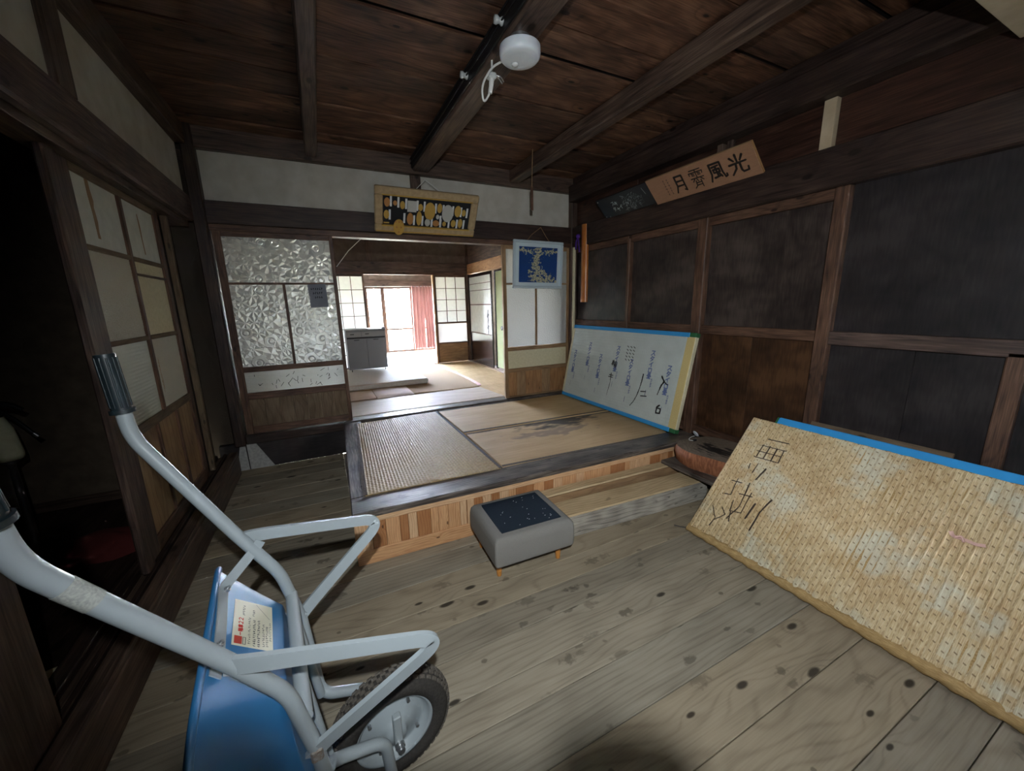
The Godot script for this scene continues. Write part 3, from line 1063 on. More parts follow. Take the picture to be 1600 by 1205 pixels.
func back_wall() -> void:
	var w := struct("wall_back", "plastered back wall with dark timber framing")
	board(w, "plaster_infill", -0.72, 2.3, -4.05, 0.93, 2.67, -4.1, M.plaster, 0, 0.0)
	board(w, "plaster_infill", 1.03, 2.3, -4.05, 2.79, 2.67, -4.1, M.plaster, 0, 0.0)
	board(w, "strut", 0.93, 2.3, -4.025, 1.03, 2.67, -4.1, M.beam, 1)
	board(w, "top_beam", -0.80, 2.67, -3.99, 2.86, 2.83, -4.12, M.beam, 0, 0.006)
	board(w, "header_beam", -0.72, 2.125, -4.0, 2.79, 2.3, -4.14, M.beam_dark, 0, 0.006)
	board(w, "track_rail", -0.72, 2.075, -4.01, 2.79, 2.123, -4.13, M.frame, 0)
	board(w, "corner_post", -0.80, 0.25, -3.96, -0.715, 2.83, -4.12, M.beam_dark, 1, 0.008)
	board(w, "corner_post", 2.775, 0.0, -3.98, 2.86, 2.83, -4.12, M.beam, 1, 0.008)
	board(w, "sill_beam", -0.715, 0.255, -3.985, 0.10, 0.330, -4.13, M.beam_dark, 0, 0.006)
	board(w, "threshold", 0.10, 0.262, -3.985, 2.775, 0.334, -4.13, M.sill, 0, 0.006)
	board(w, "apron_board", -0.93, 0.0, -4.04, 0.6, 0.255, -4.1, M.panel_black, 0, 0.004)
	# pale foundation stone under the corner post, in two flat pieces
	var p1 := PackedVector2Array([Vector2(-0.772, 0.25), Vector2(-0.735, 0.25), Vector2(-0.728, 0.002), Vector2(-0.90, 0.002), Vector2(-0.83, 0.07), Vector2(-0.80, 0.12)])
	var p2 := PackedVector2Array([Vector2(-0.725, 0.25), Vector2(-0.655, 0.25), Vector2(-0.60, 0.14), Vector2(-0.53, 0.002), Vector2(-0.72, 0.002)])
	for q in [p1, p2]:
		add(w, "foundation_stone", prism(q, 0.006), M.stone, Transform3D(Basis(), V(0, 0, -4.04)))
	# door beside the corner post
	var d := struct("door_1", "sliding door with pressed star-pattern glass and a wooden foot")
	glass_door(d, -0.705, 0.185, -4.045, 0.335, true)
	var n := add(d, "note", sheet(0.148, 0.205, 0.001, 4, 4, 0.004), note_picture(), Transform3D(Basis(V(0, 0, 1), 0.03), V(0.012, 1.55, -4.012)))
	n.set_meta("label", "grey handwritten note stuck on the glass")
	var e := struct("door_2", "sliding door with frosted glass and pale lower board")
	glass_door(e, 1.885, 2.775, -4.045, 0.335, false)

func note_picture() -> StandardMaterial3D:
	var im := Image.create(96, 132, false, Image.FORMAT_RGB8)
	im.fill(rgb8(128, 132, 142))
	var r := RandomNumberGenerator.new()
	r.seed = 3
	for j in 3:
		var x := 14.0 + j * 8.0
		for k in 6 - j:
			stroke(im, [Vector2(x, 26 + j * 24 + r.randf_range(-5, 5)), Vector2(x + 6, 24 + j * 24 + r.randf_range(-5, 7))], 2.2, Color(0.1, 0.1, 0.14, 0.9))
			stroke(im, [Vector2(x + 3, 20 + j * 24), Vector2(x + 2, 31 + j * 24)], 2.0, Color(0.1, 0.1, 0.14, 0.8))
			x += 11.0
	return flat_picture(im, 0.9)

func glass_door(d: Node3D, x0: float, x1: float, z: float, y0: float, star: bool) -> void:
	var f: Material = M.frame if star else M.light_wood
	var zf := z + 0.017
	var zb := z - 0.017
	var yt := 2.078
	var sw := 0.055 if star else 0.045
	board(d, "stile", x0, y0, zb, x0 + sw, yt, zf, f, 1)
	board(d, "stile", x1 - 0.032, y0, zb, x1, yt, zf, f, 1)
	var xi := x0 + sw
	var xo := x1 - 0.032
	board(d, "top_rail", xi, 2.035, zb, xo, yt, zf, f, 0)
	board(d, "rail", xi, 1.650, zb, xo, 1.668, zf, f, 0)
	board(d, "rail", xi, 0.898 if star else 0.895, zb, xo, 0.945 if star else 0.94, zf, f, 0)
	board(d, "rail", xi, 0.650 if star else 0.64, zb, xo, 0.712 if star else 0.685, zf, f, 0)
	board(d, "bottom_rail", xi, y0, zb, xo, 0.400 if star else 0.352, zf, f, 0)
	var xm := -0.25 if star else 2.315
	board(d, "glazing_bar", xm - 0.011, 0.943, zb, xm + 0.011, 1.65, zf, f, 1)
	var kd := "star" if star else "grain"
	add(d, "pane", relief_pane(xi, 1.668, xo, 2.035, z, kd), M.glass)
	add(d, "pane", relief_pane(xi, 0.945, xm - 0.011, 1.65, z, kd), M.glass)
	add(d, "pane", relief_pane(xm + 0.011, 0.945, xo, 1.65, z, kd), M.glass)
	if star:
		var rp := add(d, "pane", relief_pane(xi, 0.712, xo, 0.898, z, "rib"), M.glass)
		for k in 34:
			var q := V(rng.randf_range(xi + 0.03, xo - 0.03), rng.randf_range(0.735, 0.875), z + 0.0075)
			var dr := V(rng.randf_range(-0.02, 0.02), rng.randf_range(0.006, 0.022), 0)
			add(rp, "leaf_mark", bar(PackedVector3Array([q - dr, q, q + dr]), 0.0012, 0.004, V(0, 0, 1)), M.soot)
	else:
		board(d, "lower_panel", xi, 0.685, z - 0.006, xo, 0.895, z + 0.006, M.cream, 0)
	var n := 7
	for i in n:
		var a := lerpf(xi, xo, float(i) / n)
		var b := lerpf(xi, xo, float(i + 1) / n)
		board(d, "foot_board", a + 0.0008, 0.352, z - 0.006, b - 0.0008, 0.66, z + 0.004, M.grey_wood if star else (M.tan_wood if i % 3 != 1 else M.light_wood), 1, 0.0015)

func left_wall() -> void:
	var w := struct("wall_left", "plastered wall over a line of sliding doors")
	board(w, "sill_beam", -0.93, 0.0, 1.36, -0.78, 0.185, -3.96, M.beam, 2, 0.008)
	board(w, "sill_strip", -0.845, 0.185, 1.36, -0.782, 0.215, -3.96, M.beam, 2, 0.004)
	board(w, "sill_strip", -0.885, 0.185, 1.36, -0.862, 0.208, -3.96, M.beam_dark, 2, 0.003)
	board(w, "sill_strip", -0.99, 0.16, 1.36, -0.93, 0.205, -3.96, M.beam_dark, 2, 0.004)
	board(w, "header_beam", -0.96, 2.125, 1.36, -0.79, 2.312, -3.96, M.frame_red, 2, 0.01)
	board(w, "track_rail", -0.95, 2.085, 1.36, -0.83, 2.125, -3.96, M.beam, 2)
	board(w, "top_beam", -0.92, 2.675, 1.36, -0.76, 2.83, -3.96, M.beam, 2, 0.008)
	board(w, "plaster_infill", -0.86, 2.312, -2.43, -0.825, 2.675, -3.96, M.plaster, 2, 0.0)
	board(w, "plaster_infill", -0.86, 2.312, 1.36, -0.825, 2.675, -2.29, M.plaster, 2, 0.0)
	board(w, "strut", -0.87, 2.312, -2.29, -0.80, 2.675, -2.43, M.beam, 1, 0.006)
	board(w, "jamb_post", -0.905, 0.205, -2.238, -0.872, 2.125, -2.328, M.frame_red, 1, 0.008)
	board(w, "jamb_post", -1.0, 0.205, -1.20, -0.85, 2.125, -1.475, M.beam, 1, 0.008)
	board(w, "corner_board", -0.99, 0.205, -3.62, -0.95, 2.09, -3.97, M.panel_black, 1)
	board(w, "corner_stile", -0.90, 0.215, -3.56, -0.865, 2.085, -3.60, M.grey_wood, 1)
	board(w, "near_panel", -0.99, 0.1, 1.36, -0.95, 2.13, -1.2, M.panel_brown, 1)
	# door of mixed panes
	var d := struct("door_3", "sliding door glazed with mismatched panes over three wood panels")
	var xf := -0.882
	var xb := -0.912
	board(d, "stile", xb, 0.215, -2.335, xf, 2.085, -2.43, M.frame_red, 1)
	board(d, "stile", xb, 0.215, -3.385, xf, 2.085, -3.455, M.frame, 1)
	board(d, "stile", xb - 0.035, 0.215, -3.47, xf - 0.035, 2.085, -3.53, M.frame, 1)
	board(d, "top_rail", xb, 2.05, -2.43, xf, 2.085, -3.385, M.grey_wood, 2)
	var m := -2.90
	board(d, "glazing_bar", xb, 0.875, m - 0.018, xf, 2.05, m + 0.018, M.frame, 1)
	for y in [1.735, 1.30]:
		for s in [[-2.43, m + 0.018], [m - 0.018, -3.385]]:
			board(d, "rail", xb, y - 0.012, s[0], xf, y + 0.012, s[1], M.grey_wood, 2)
	board(d, "rail", xb, 0.828, -2.43, xf, 0.878, -3.385, M.grey_wood, 2)
	board(d, "glazing_bar", xb, 1.645, m - 0.018, xf, 1.658, -3.385, M.frame, 2)
	board(d, "bottom_rail", xb, 0.215, -2.43, xf, 0.30, -3.385, M.frame, 2)
	var px := -0.898
	board(d, "pane", px - 0.003, 1.747, -2.43, px + 0.003, 2.05, m + 0.018, M.pane_white, 2, 0.0)
	board(d, "pane", px - 0.003, 1.747, m - 0.018, px + 0.003, 2.05, -3.385, M.pane_white, 2, 0.0)
	var side := Basis(V(0, 1, 0), PI / 2)
	add(d, "pane", relief_pane(2.43, 1.312, -(m + 0.018), 1.723, 0.0, "pebble"), M.pane_grain, Transform3D(side, V(px, 0, 0)))
	board(d, "pane", px - 0.003, 1.658, m - 0.018, px + 0.003, 1.723, -3.385, M.cream, 2, 0.0)
	board(d, "pane", px - 0.003, 1.312, m - 0.018, px + 0.003, 1.645, -3.385, M.cream, 2, 0.0)
	board(d, "pane", px - 0.003, 0.878, -2.43, px + 0.003, 1.288, m + 0.018, M.pane_rib, 2, 0.0)
	add(d, "pane", relief_pane(-(m - 0.018), 0.878, 3.385, 1.288, 0.0, "pebble"), M.pane_grain, Transform3D(side, V(px, 0, 0)))
	for i in 3:
		var a: float = [-2.43, -2.765, -3.095][i]
		var b: float = [-2.745, -3.075, -3.385][i]
		board(d, "wood_panel", px - 0.004, 0.30, a, px + 0.004, 0.828, b, M.light_wood, 1, 0.001)
	for z in [-2.755, -3.085]:
		board(d, "glazing_bar", xb, 0.30, z - 0.011, xf, 0.828, z + 0.011, M.frame, 1)
	# torn strips of brown tape on the upper panes
	var t1 := PackedVector2Array([Vector2(-0.02, 0.12), Vector2(0.01, 0.13), Vector2(0.012, 0.08), Vector2(0.022, 0.03), Vector2(0.012, 0.0), Vector2(0.02, -0.06), Vector2(0.01, -0.11), Vector2(0.014, -0.14), Vector2(-0.01, -0.14), Vector2(-0.012, -0.03), Vector2(-0.022, 0.06)])
	var t2 := PackedVector2Array([Vector2(-0.008, 0.1), Vector2(0.0, 0.11), Vector2(0.012, 0.04), Vector2(0.008, -0.03), Vector2(0.012, -0.12), Vector2(0.002, -0.12), Vector2(-0.004, -0.02)])
	var t3 := PackedVector2Array([Vector2(-0.006, 0.12), Vector2(0.004, 0.1), Vector2(0.0, 0.03), Vector2(0.012, -0.02), Vector2(0.004, -0.1), Vector2(-0.008, -0.09), Vector2(-0.012, 0.0)])
	var turn := Basis(V(0, 1, 0), PI / 2)
	add(d, "tape_strip", prism(t1, 0.0012), M.tape, Transform3D(turn, V(px + 0.003, 1.93, -2.60)))
	add(d, "tape_strip", prism(t2, 0.0012), M.tape, Transform3D(turn, V(px + 0.003, 1.90, -3.14)))
	add(d, "tape_strip", prism(t3, 0.0012), M.tape, Transform3D(turn, V(px + 0.003, 1.06, -2.99)))
	# the dark hall beyond the opening
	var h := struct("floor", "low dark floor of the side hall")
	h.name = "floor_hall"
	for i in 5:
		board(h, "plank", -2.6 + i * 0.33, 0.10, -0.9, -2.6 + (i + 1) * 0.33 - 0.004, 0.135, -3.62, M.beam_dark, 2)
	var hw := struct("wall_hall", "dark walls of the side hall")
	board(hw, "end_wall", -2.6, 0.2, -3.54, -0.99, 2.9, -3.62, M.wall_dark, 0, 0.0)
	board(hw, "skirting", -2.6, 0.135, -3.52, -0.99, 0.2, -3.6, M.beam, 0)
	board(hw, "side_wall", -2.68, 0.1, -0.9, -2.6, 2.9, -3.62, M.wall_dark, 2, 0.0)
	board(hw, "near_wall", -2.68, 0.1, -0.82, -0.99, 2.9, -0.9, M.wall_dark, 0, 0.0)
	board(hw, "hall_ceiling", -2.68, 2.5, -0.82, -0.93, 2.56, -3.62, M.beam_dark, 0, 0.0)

func right_wall() -> void:
	var w := struct("wall_right", "dark panelled wall of posts, rails and stained boards")
	board(w, "backing", 2.90, -0.03, 1.44, 2.98, 2.86, -4.12, M.soot, 2, 0.0)
	board(w, "header_beam", 2.775, 2.07, 1.36, 2.90, 2.298, -3.98, M.beam_dark, 2, 0.01)
	board(w, "upper_beam", 2.72, 2.565, 1.36, 2.90, 2.74, -3.98, M.beam_dark, 2, 0.01)
	board(w, "ceiling_cove", 2.78, 2.74, 1.36, 2.90, 2.83, -3.98, M.beam_dark, 2, 0.004)
	var zz := [[-3.97, -3.0], [-3.0, -2.14], [-2.08, -1.465], [-1.40, -0.6], [-0.6, 0.35], [0.35, 1.36]]
	for s in zz:
		board(w, "frieze_board", 2.84, 2.298, s[1] - 0.003, 2.87, 2.565, s[0], M.frieze, 2)
	for z in [-2.14, -2.06]:
		board(w, "frieze_strut", 2.81, 2.298, z - 0.022, 2.87, 2.565, z + 0.022, M.beam, 1)
	board(w, "frieze_strut", 2.80, 2.29, -1.465, 2.87, 2.575, -1.40, M.plaster_tan, 1)
	# posts
	board(w, "post", 2.80, 0.0, -2.275, 2.90, 2.07, -2.185, M.frame, 1, 0.006)
	board(w, "post", 2.795, 0.0, -1.345, 2.90, 2.07, -1.27, M.frame, 1, 0.006)
	board(w, "post", 2.805, 0.0, -3.075, 2.90, 2.04, -3.04, M.frame, 1, 0.004)
	board(w, "post", 2.80, 0.0, -0.565, 2.90, 1.18, -0.50, M.frame, 1, 0.006)
	board(w, "corner_strip", 2.762, 0.334, -3.945, 2.79, 2.07, -3.915, M.cream, 1, 0.004)
	# rails
	for s in [[-3.95, -3.075], [-3.04, -2.275], [-2.185, -1.345]]:
		board(w, "rail", 2.82, 1.165, s[0], 2.90, 1.235, s[1], M.frame, 2)
		board(w, "top_rail", 2.82, 2.005, s[0], 2.90, 2.07, s[1], M.frame, 2)
		board(w, "bottom_rail", 2.82, 0.30, s[0], 2.90, 0.375, s[1], M.frame, 2)
	board(w, "rail", 2.80, 1.155, -1.27, 2.90, 1.235, 1.36, M.frame_red, 2)
	# stained boards
	for s in [[-3.95, -3.075], [-3.04, -2.275]]:
		board(w, "panel_board", 2.853, 1.235, s[0], 2.87, 2.005, s[1] - 0.001, M.panel, 1, 0.0012)
		board(w, "panel_board", 2.853, 0.375, s[0], 2.87, 1.165, s[1] - 0.001, M.panel_brown, 1, 0.0012)
	board(w, "panel_board", 2.857, 1.235, -2.185, 2.87, 2.005, -1.346, M.panel, 1, 0.0012)
	for s in [[-2.185, -1.77], [-1.77, -1.345]]:
		board(w, "panel_board", 2.857, 0.375, s[0], 2.87, 1.165, s[1] - 0.001, M.panel_brown, 1, 0.0012)
	for s in [[-1.27, 0.1], [0.1, 1.36]]:
		board(w, "panel_board", 2.845, 1.235, s[0], 2.87, 2.07, s[1] - 0.001, M.panel_black, 1, 0.0012)
	for s in [[-1.27, -0.88], [-0.88, -0.565], [-0.50, 0.1], [0.1, 0.75], [0.75, 1.36]]:
		board(w, "panel_board", 2.845, 0.0, s[0], 2.87, 1.155, s[1] - 0.001, M.panel_black, 1, 0.0012)
	# pale soffit high up beside the camera
	var t := struct("trim_1", "pale soffit board high in the corner")
	board(t, "soffit_board", 1.9, 2.49, 1.36, 2.775, 2.53, -0.735, M.plaster_tan, 0, 0.004)
	board(t, "soffit_edge", 1.9, 2.53, -0.70, 2.775, 2.70, -0.735, M.beam_dark, 0, 0.004)

func ceiling() -> void:
	var c := struct("ceiling", "smoke-darkened plank ceiling on heavy beams")
	var seams := [1.44, 1.16, 0.88, 0.61, 0.34, 0.08, -0.19, -0.46, -0.72, -0.97, -1.22, -1.47, -1.72, -1.96, -2.20, -2.44, -2.70, -2.96, -3.28, -3.56, -3.82, -4.12]
	var xs := [-0.92, 0.095, 1.03, 2.03, 2.95]
	for i in seams.size() - 1:
		for k in 4:
			var y := 2.824 + (0.010 if i % 2 == 1 else 0.0) + rng.randf_range(0.0, 0.006)
			var j := rng.randf_range(-0.012, 0.012)
			board(c, "ceiling_board", xs[k] + 0.001, y, seams[i + 1] + 0.007 + j, xs[k + 1] - 0.001, y + 0.018, seams[i] - 0.001 + j, M.ceil[rng.randi() % 3], 0, 0.004)
	board(c, "attic_floor", -0.95, 2.862, 1.44, 2.98, 2.9, -4.14, M.soot, 0, 0.0)
	board(c, "beam", 0.045, 2.705, 1.36, 0.137, 2.824, -4.0, M.beam, 2, 0.01)
	board(c, "beam", 0.95, 2.695, 1.36, 1.105, 2.824, -4.0, M.beam, 2, 0.012)
	board(c, "cable_trunking", 0.938, 2.715, 1.36, 0.95, 2.815, -4.0, M.black, 2, 0.002)
	board(c, "beam", 1.975, 2.70, 1.36, 2.08, 2.824, -4.0, M.beam, 2, 0.01)

# ---------------------------------------------------------------- the rooms beyond
func far_rooms() -> void:
	var f := struct("floor", "floor of the two rooms beyond")
	f.name = "floor_beyond"
	board(f, "base", -0.9, 0.16, -4.14, 2.9, 0.29, -9.8, M.soot, 0, 0.0)
	for i in 4:
		var z0 := -4.14 - i * 0.78
		board(f, "tatami", 1.5, 0.29, z0 - 0.776, 2.66, 0.322, z0, M.rush, 2, 0.003)
		board(f, "tatami", -0.8, 0.29, z0 - 0.776, 1.496, 0.320, z0, M.rug_brown, 0, 0.003)
	board(f, "threshold", -0.8, 0.26, -7.26, 2.66, 0.33, -7.38, M.light_wood, 0)
	for i in 3:
		board(f, "tatami", -0.8, 0.29, -7.38 - i * 0.75 - 0.746, 2.75, 0.322, -7.38 - i * 0.75, M.rush_pale, 0, 0.003)
	var w := struct("wall_beyond", "plaster and timber walls of the rooms beyond")
	# partition between the rooms
	board(w, "header_beam", -0.8, 2.03, -7.24, 2.66, 2.20, -7.36, M.beam, 0, 0.006)
	board(w, "track_rail", -0.8, 1.985, -7.25, 2.66, 2.03, -7.35, M.frame, 0)
	board(w, "plaster_infill", -0.8, 2.2, -7.29, 0.82, 2.60, -7.33, M.plaster_brown, 0, 0.0)
	board(w, "plaster_infill", 0.92, 2.2, -7.29, 2.66, 2.60, -7.33, M.plaster_brown, 0, 0.0)
	board(w, "strut", 0.82, 2.2, -7.26, 0.92, 2.60, -7.34, M.beam, 1)
	board(w, "corner_post", 2.62, 0.29, -7.24, 2.72, 2.62, -7.36, M.beam, 1)
	# right-hand side of the middle room
	board(w, "post", 2.63, 0.29, -4.14, 2.73, 2.62, -4.24, M.beam, 1)
	board(w, "side_beam", 2.63, 2.0, -4.24, 2.73, 2.18, -7.24, M.tan_wood, 2, 0.006)
	board(w, "side_wall", 2.66, 2.18, -4.24, 2.72, 2.62, -7.24, M.beam, 2, 0.0)
	board(w, "side_backing", 2.95, 0.0, -4.12, 3.05, 2.7, -7.4, M.wall_dark, 2, 0.0)
	board(w, "side_sill", 2.60, 0.29, -4.24, 2.75, 0.335, -7.24, M.light_wood, 2)
	board(w, "left_wall", -0.9, 0.0, -4.14, -0.8, 2.7, -9.8, M.plaster, 2, 0.0)
	board(w, "ceiling", -0.9, 2.60, -4.12, 3.05, 2.68, -9.8, M.beam, 0, 0.0)
	# far end: wall over the glazed doors
	board(w, "end_header", -0.8, 1.87, -9.56, 2.8, 2.02, -9.66, M.beam, 0)
	board(w, "end_wall", -0.8, 2.02, -9.58, 2.8, 2.62, -9.66, M.plaster_brown, 0, 0.0)
	board(w, "side_wall", 2.72, 0.0, -7.36, 2.8, 2.7, -9.66, M.plaster_dim, 2, 0.0)
	board(w, "end_sill", -0.8, 0.29, -9.52, 2.8, 0.345, -9.68, M.light_wood, 0)
	# glazed doors to the outside
	var n := 1
	for s in [[-0.78, 0.12], [0.12, 1.0], [1.0, 1.38], [1.38, 2.05], [2.05, 2.72]]:
		var d := struct("window_%d" % n, "tall glazed door to the bright outside")
		var a: float = s[0]
		var b: float = s[1]
		for x in [a, b - 0.045]:
			board(d, "stile", x, 0.345, -9.585, x + 0.045, 1.87, -9.62, M.frame, 1)
		for y in [0.345, 0.87, 1.83]:
			board(d, "rail", a + 0.045, y, -9.585, b - 0.045, y + 0.04, -9.62, M.frame, 0)
		board(d, "pane", a + 0.045, 0.385, -9.60, b - 0.045, 0.87, -9.605, M.clear, 0, 0.0)
		board(d, "pane", a + 0.045, 0.91, -9.60, b - 0.045, 1.83, -9.605, M.clear, 0, 0.0)
		n += 1
	# paper screens
	var d4 := struct("door_4", "paper screen beside the corner with a glazed strip")
	shoji(d4, 1.985, 2.62, -7.28, 3, 4, true)
	var d5 := struct("door_5", "tall paper screen behind the cabinet")
	shoji(d5, 0.14, 0.76, -7.30, 3, 7, false)
	var d6 := struct("door_6", "paper screen beside the left wall of the middle room")
	shoji(d6, -0.78, 0.12, -7.32, 4, 7, false)
	var jm := struct("trim_2", "pale jamb of the opening between the rooms")
	board(jm, "jamb", 1.955, 0.33, -7.255, 1.985, 1.985, -7.345, M.tan_wood, 1)
	# lacquered sliding panel and the green one half open
	var d7 := struct("door_7", "sliding panel with pale paper over a glossy dark foot")
	board(d7, "frame_rail", 2.64, 1.93, -6.16, 2.665, 1.985, -7.22, M.lacquer, 2)
	board(d7, "frame_rail", 2.64, 0.335, -6.16, 2.665, 0.37, -7.22, M.lacquer, 2)
	board(d7, "frame_stile", 2.64, 0.335, -7.18, 2.665, 1.985, -7.22, M.lacquer, 1)
	board(d7, "frame_stile", 2.64, 0.335, -6.12, 2.665, 1.985, -6.16, M.lacquer, 1)
	board(d7, "foot_panel", 2.648, 0.37, -6.16, 2.66, 0.90, -7.18, M.lacquer, 2)
	for y in [[0.92, 1.42], [1.44, 1.68], [1.69, 1.80], [1.81, 1.93]]:
		board(d7, "paper_panel", 2.650, y[0], -6.16, 2.66, y[1], -7.18, M.pane_white, 2, 0.0)
	for y in [0.90, 1.42, 1.68, 1.80]:
		board(d7, "cross_bar", 2.642, y, -6.16, 2.664, y + 0.02 if y < 1.5 else y + 0.01, -7.18, M.frame, 2)
	var bird := PackedVector2Array([Vector2(0, 0.13), Vector2(0.03, 0.11), Vector2(0.02, 0.06), Vector2(0.06, 0.04), Vector2(0.03, 0.0), Vector2(0.04, -0.06), Vector2(0.01, -0.12), Vector2(-0.02, -0.10), Vector2(-0.01, -0.03), Vector2(-0.05, 0.0), Vector2(-0.02, 0.05)])
	for y in [1.02, 1.22]:
		add(d7, "painted_bird", prism(bird, 0.001), M.black, Transform3D(Basis(V(0, 1, 0), -PI / 2), V(2.6495, y, -6.32)))
	var d8 := struct("door_8", "green papered sliding panel standing half open")
	board(d8, "frame_stile", 2.69, 0.335, -6.05, 2.715, 1.985, -6.10, M.lacquer, 1)
	board(d8, "green_paper", 2.695, 0.36, -5.72, 2.71, 1.96, -6.05, M.fusuma, 1, 0.0)
	board(d8, "frame_stile", 2.69, 0.335, -5.66, 2.715, 1.985, -5.72, M.lacquer, 1)
	board(d8, "frame_rail", 2.69, 1.96, -5.72, 2.715, 1.985, -6.05, M.lacquer, 2)
	var kn := lathe([[0.0, 0.006], [0.028, 0.004], [0.034, 0.008], [0.036, 0.0]], 20)
	add(d8, "round_pull", kn, M.black, Transform3D(Basis(V(0, 0, 1), PI / 2), V(2.695, 1.04, -5.84)))
	var d9 := struct("door_9", "dark sliding panel near the doorway")
	board(d9, "panel", 2.69, 0.335, -4.24, 2.71, 1.985, -5.64, M.panel_brown, 1)

func shoji(d: Node3D, x0: float, x1: float, z: float, nx: int, ny: int, low_glass: bool) -> void:
	var zf := z + 0.014
	var zb := z - 0.014
	var y0 := 0.335
	var y1 := 1.985
	board(d, "stile", x0, y0, zb, x0 + 0.03, y1, zf, M.frame, 1)
	board(d, "stile", x1 - 0.03, y0, zb, x1, y1, zf, M.frame, 1)
	board(d, "top_rail", x0 + 0.03, y1 - 0.035, zb, x1 - 0.03, y1, zf, M.frame, 0)
	var yb := y0 + 0.05
	if low_glass:
		board(d, "foot_board", x0 + 0.03, y0, z - 0.008, x1 - 0.03, 0.70, z + 0.008, M.light_wood, 0)
		board(d, "rail", x0 + 0.03, 0.70, zb, x1 - 0.03, 0.725, zf, M.frame, 0)
		board(d, "pane", x0 + 0.03, 0.725, z - 0.003, x1 - 0.03, 1.085, z + 0.003, M.glass, 0, 0.0)
		board(d, "rail", x0 + 0.03, 1.085, zb, x1 - 0.03, 1.115, zf, M.frame, 0)
		yb = 1.115
	else:
		board(d, "bottom_rail", x0 + 0.03, y0, zb, x1 - 0.03, yb, zf, M.frame, 0)
	board(d, "paper", x0 + 0.03, yb, z - 0.007, x1 - 0.03, y1 - 0.035, z - 0.006, M.paper, 0, 0.0)
	for i in range(1, nx):
		var x := lerpf(x0 + 0.03, x1 - 0.03, float(i) / nx)
		board(d, "lattice_bar", x - 0.005, yb, z - 0.006, x + 0.005, y1 - 0.035, z + 0.008, M.frame, 1, 0.001)
	for j in range(1, ny):
		var y := lerpf(yb, y1 - 0.035, float(j) / ny)
		board(d, "lattice_bar", x0 + 0.03, y - 0.005, z - 0.005, x1 - 0.03, y + 0.005, z + 0.009, M.frame, 0, 0.001)

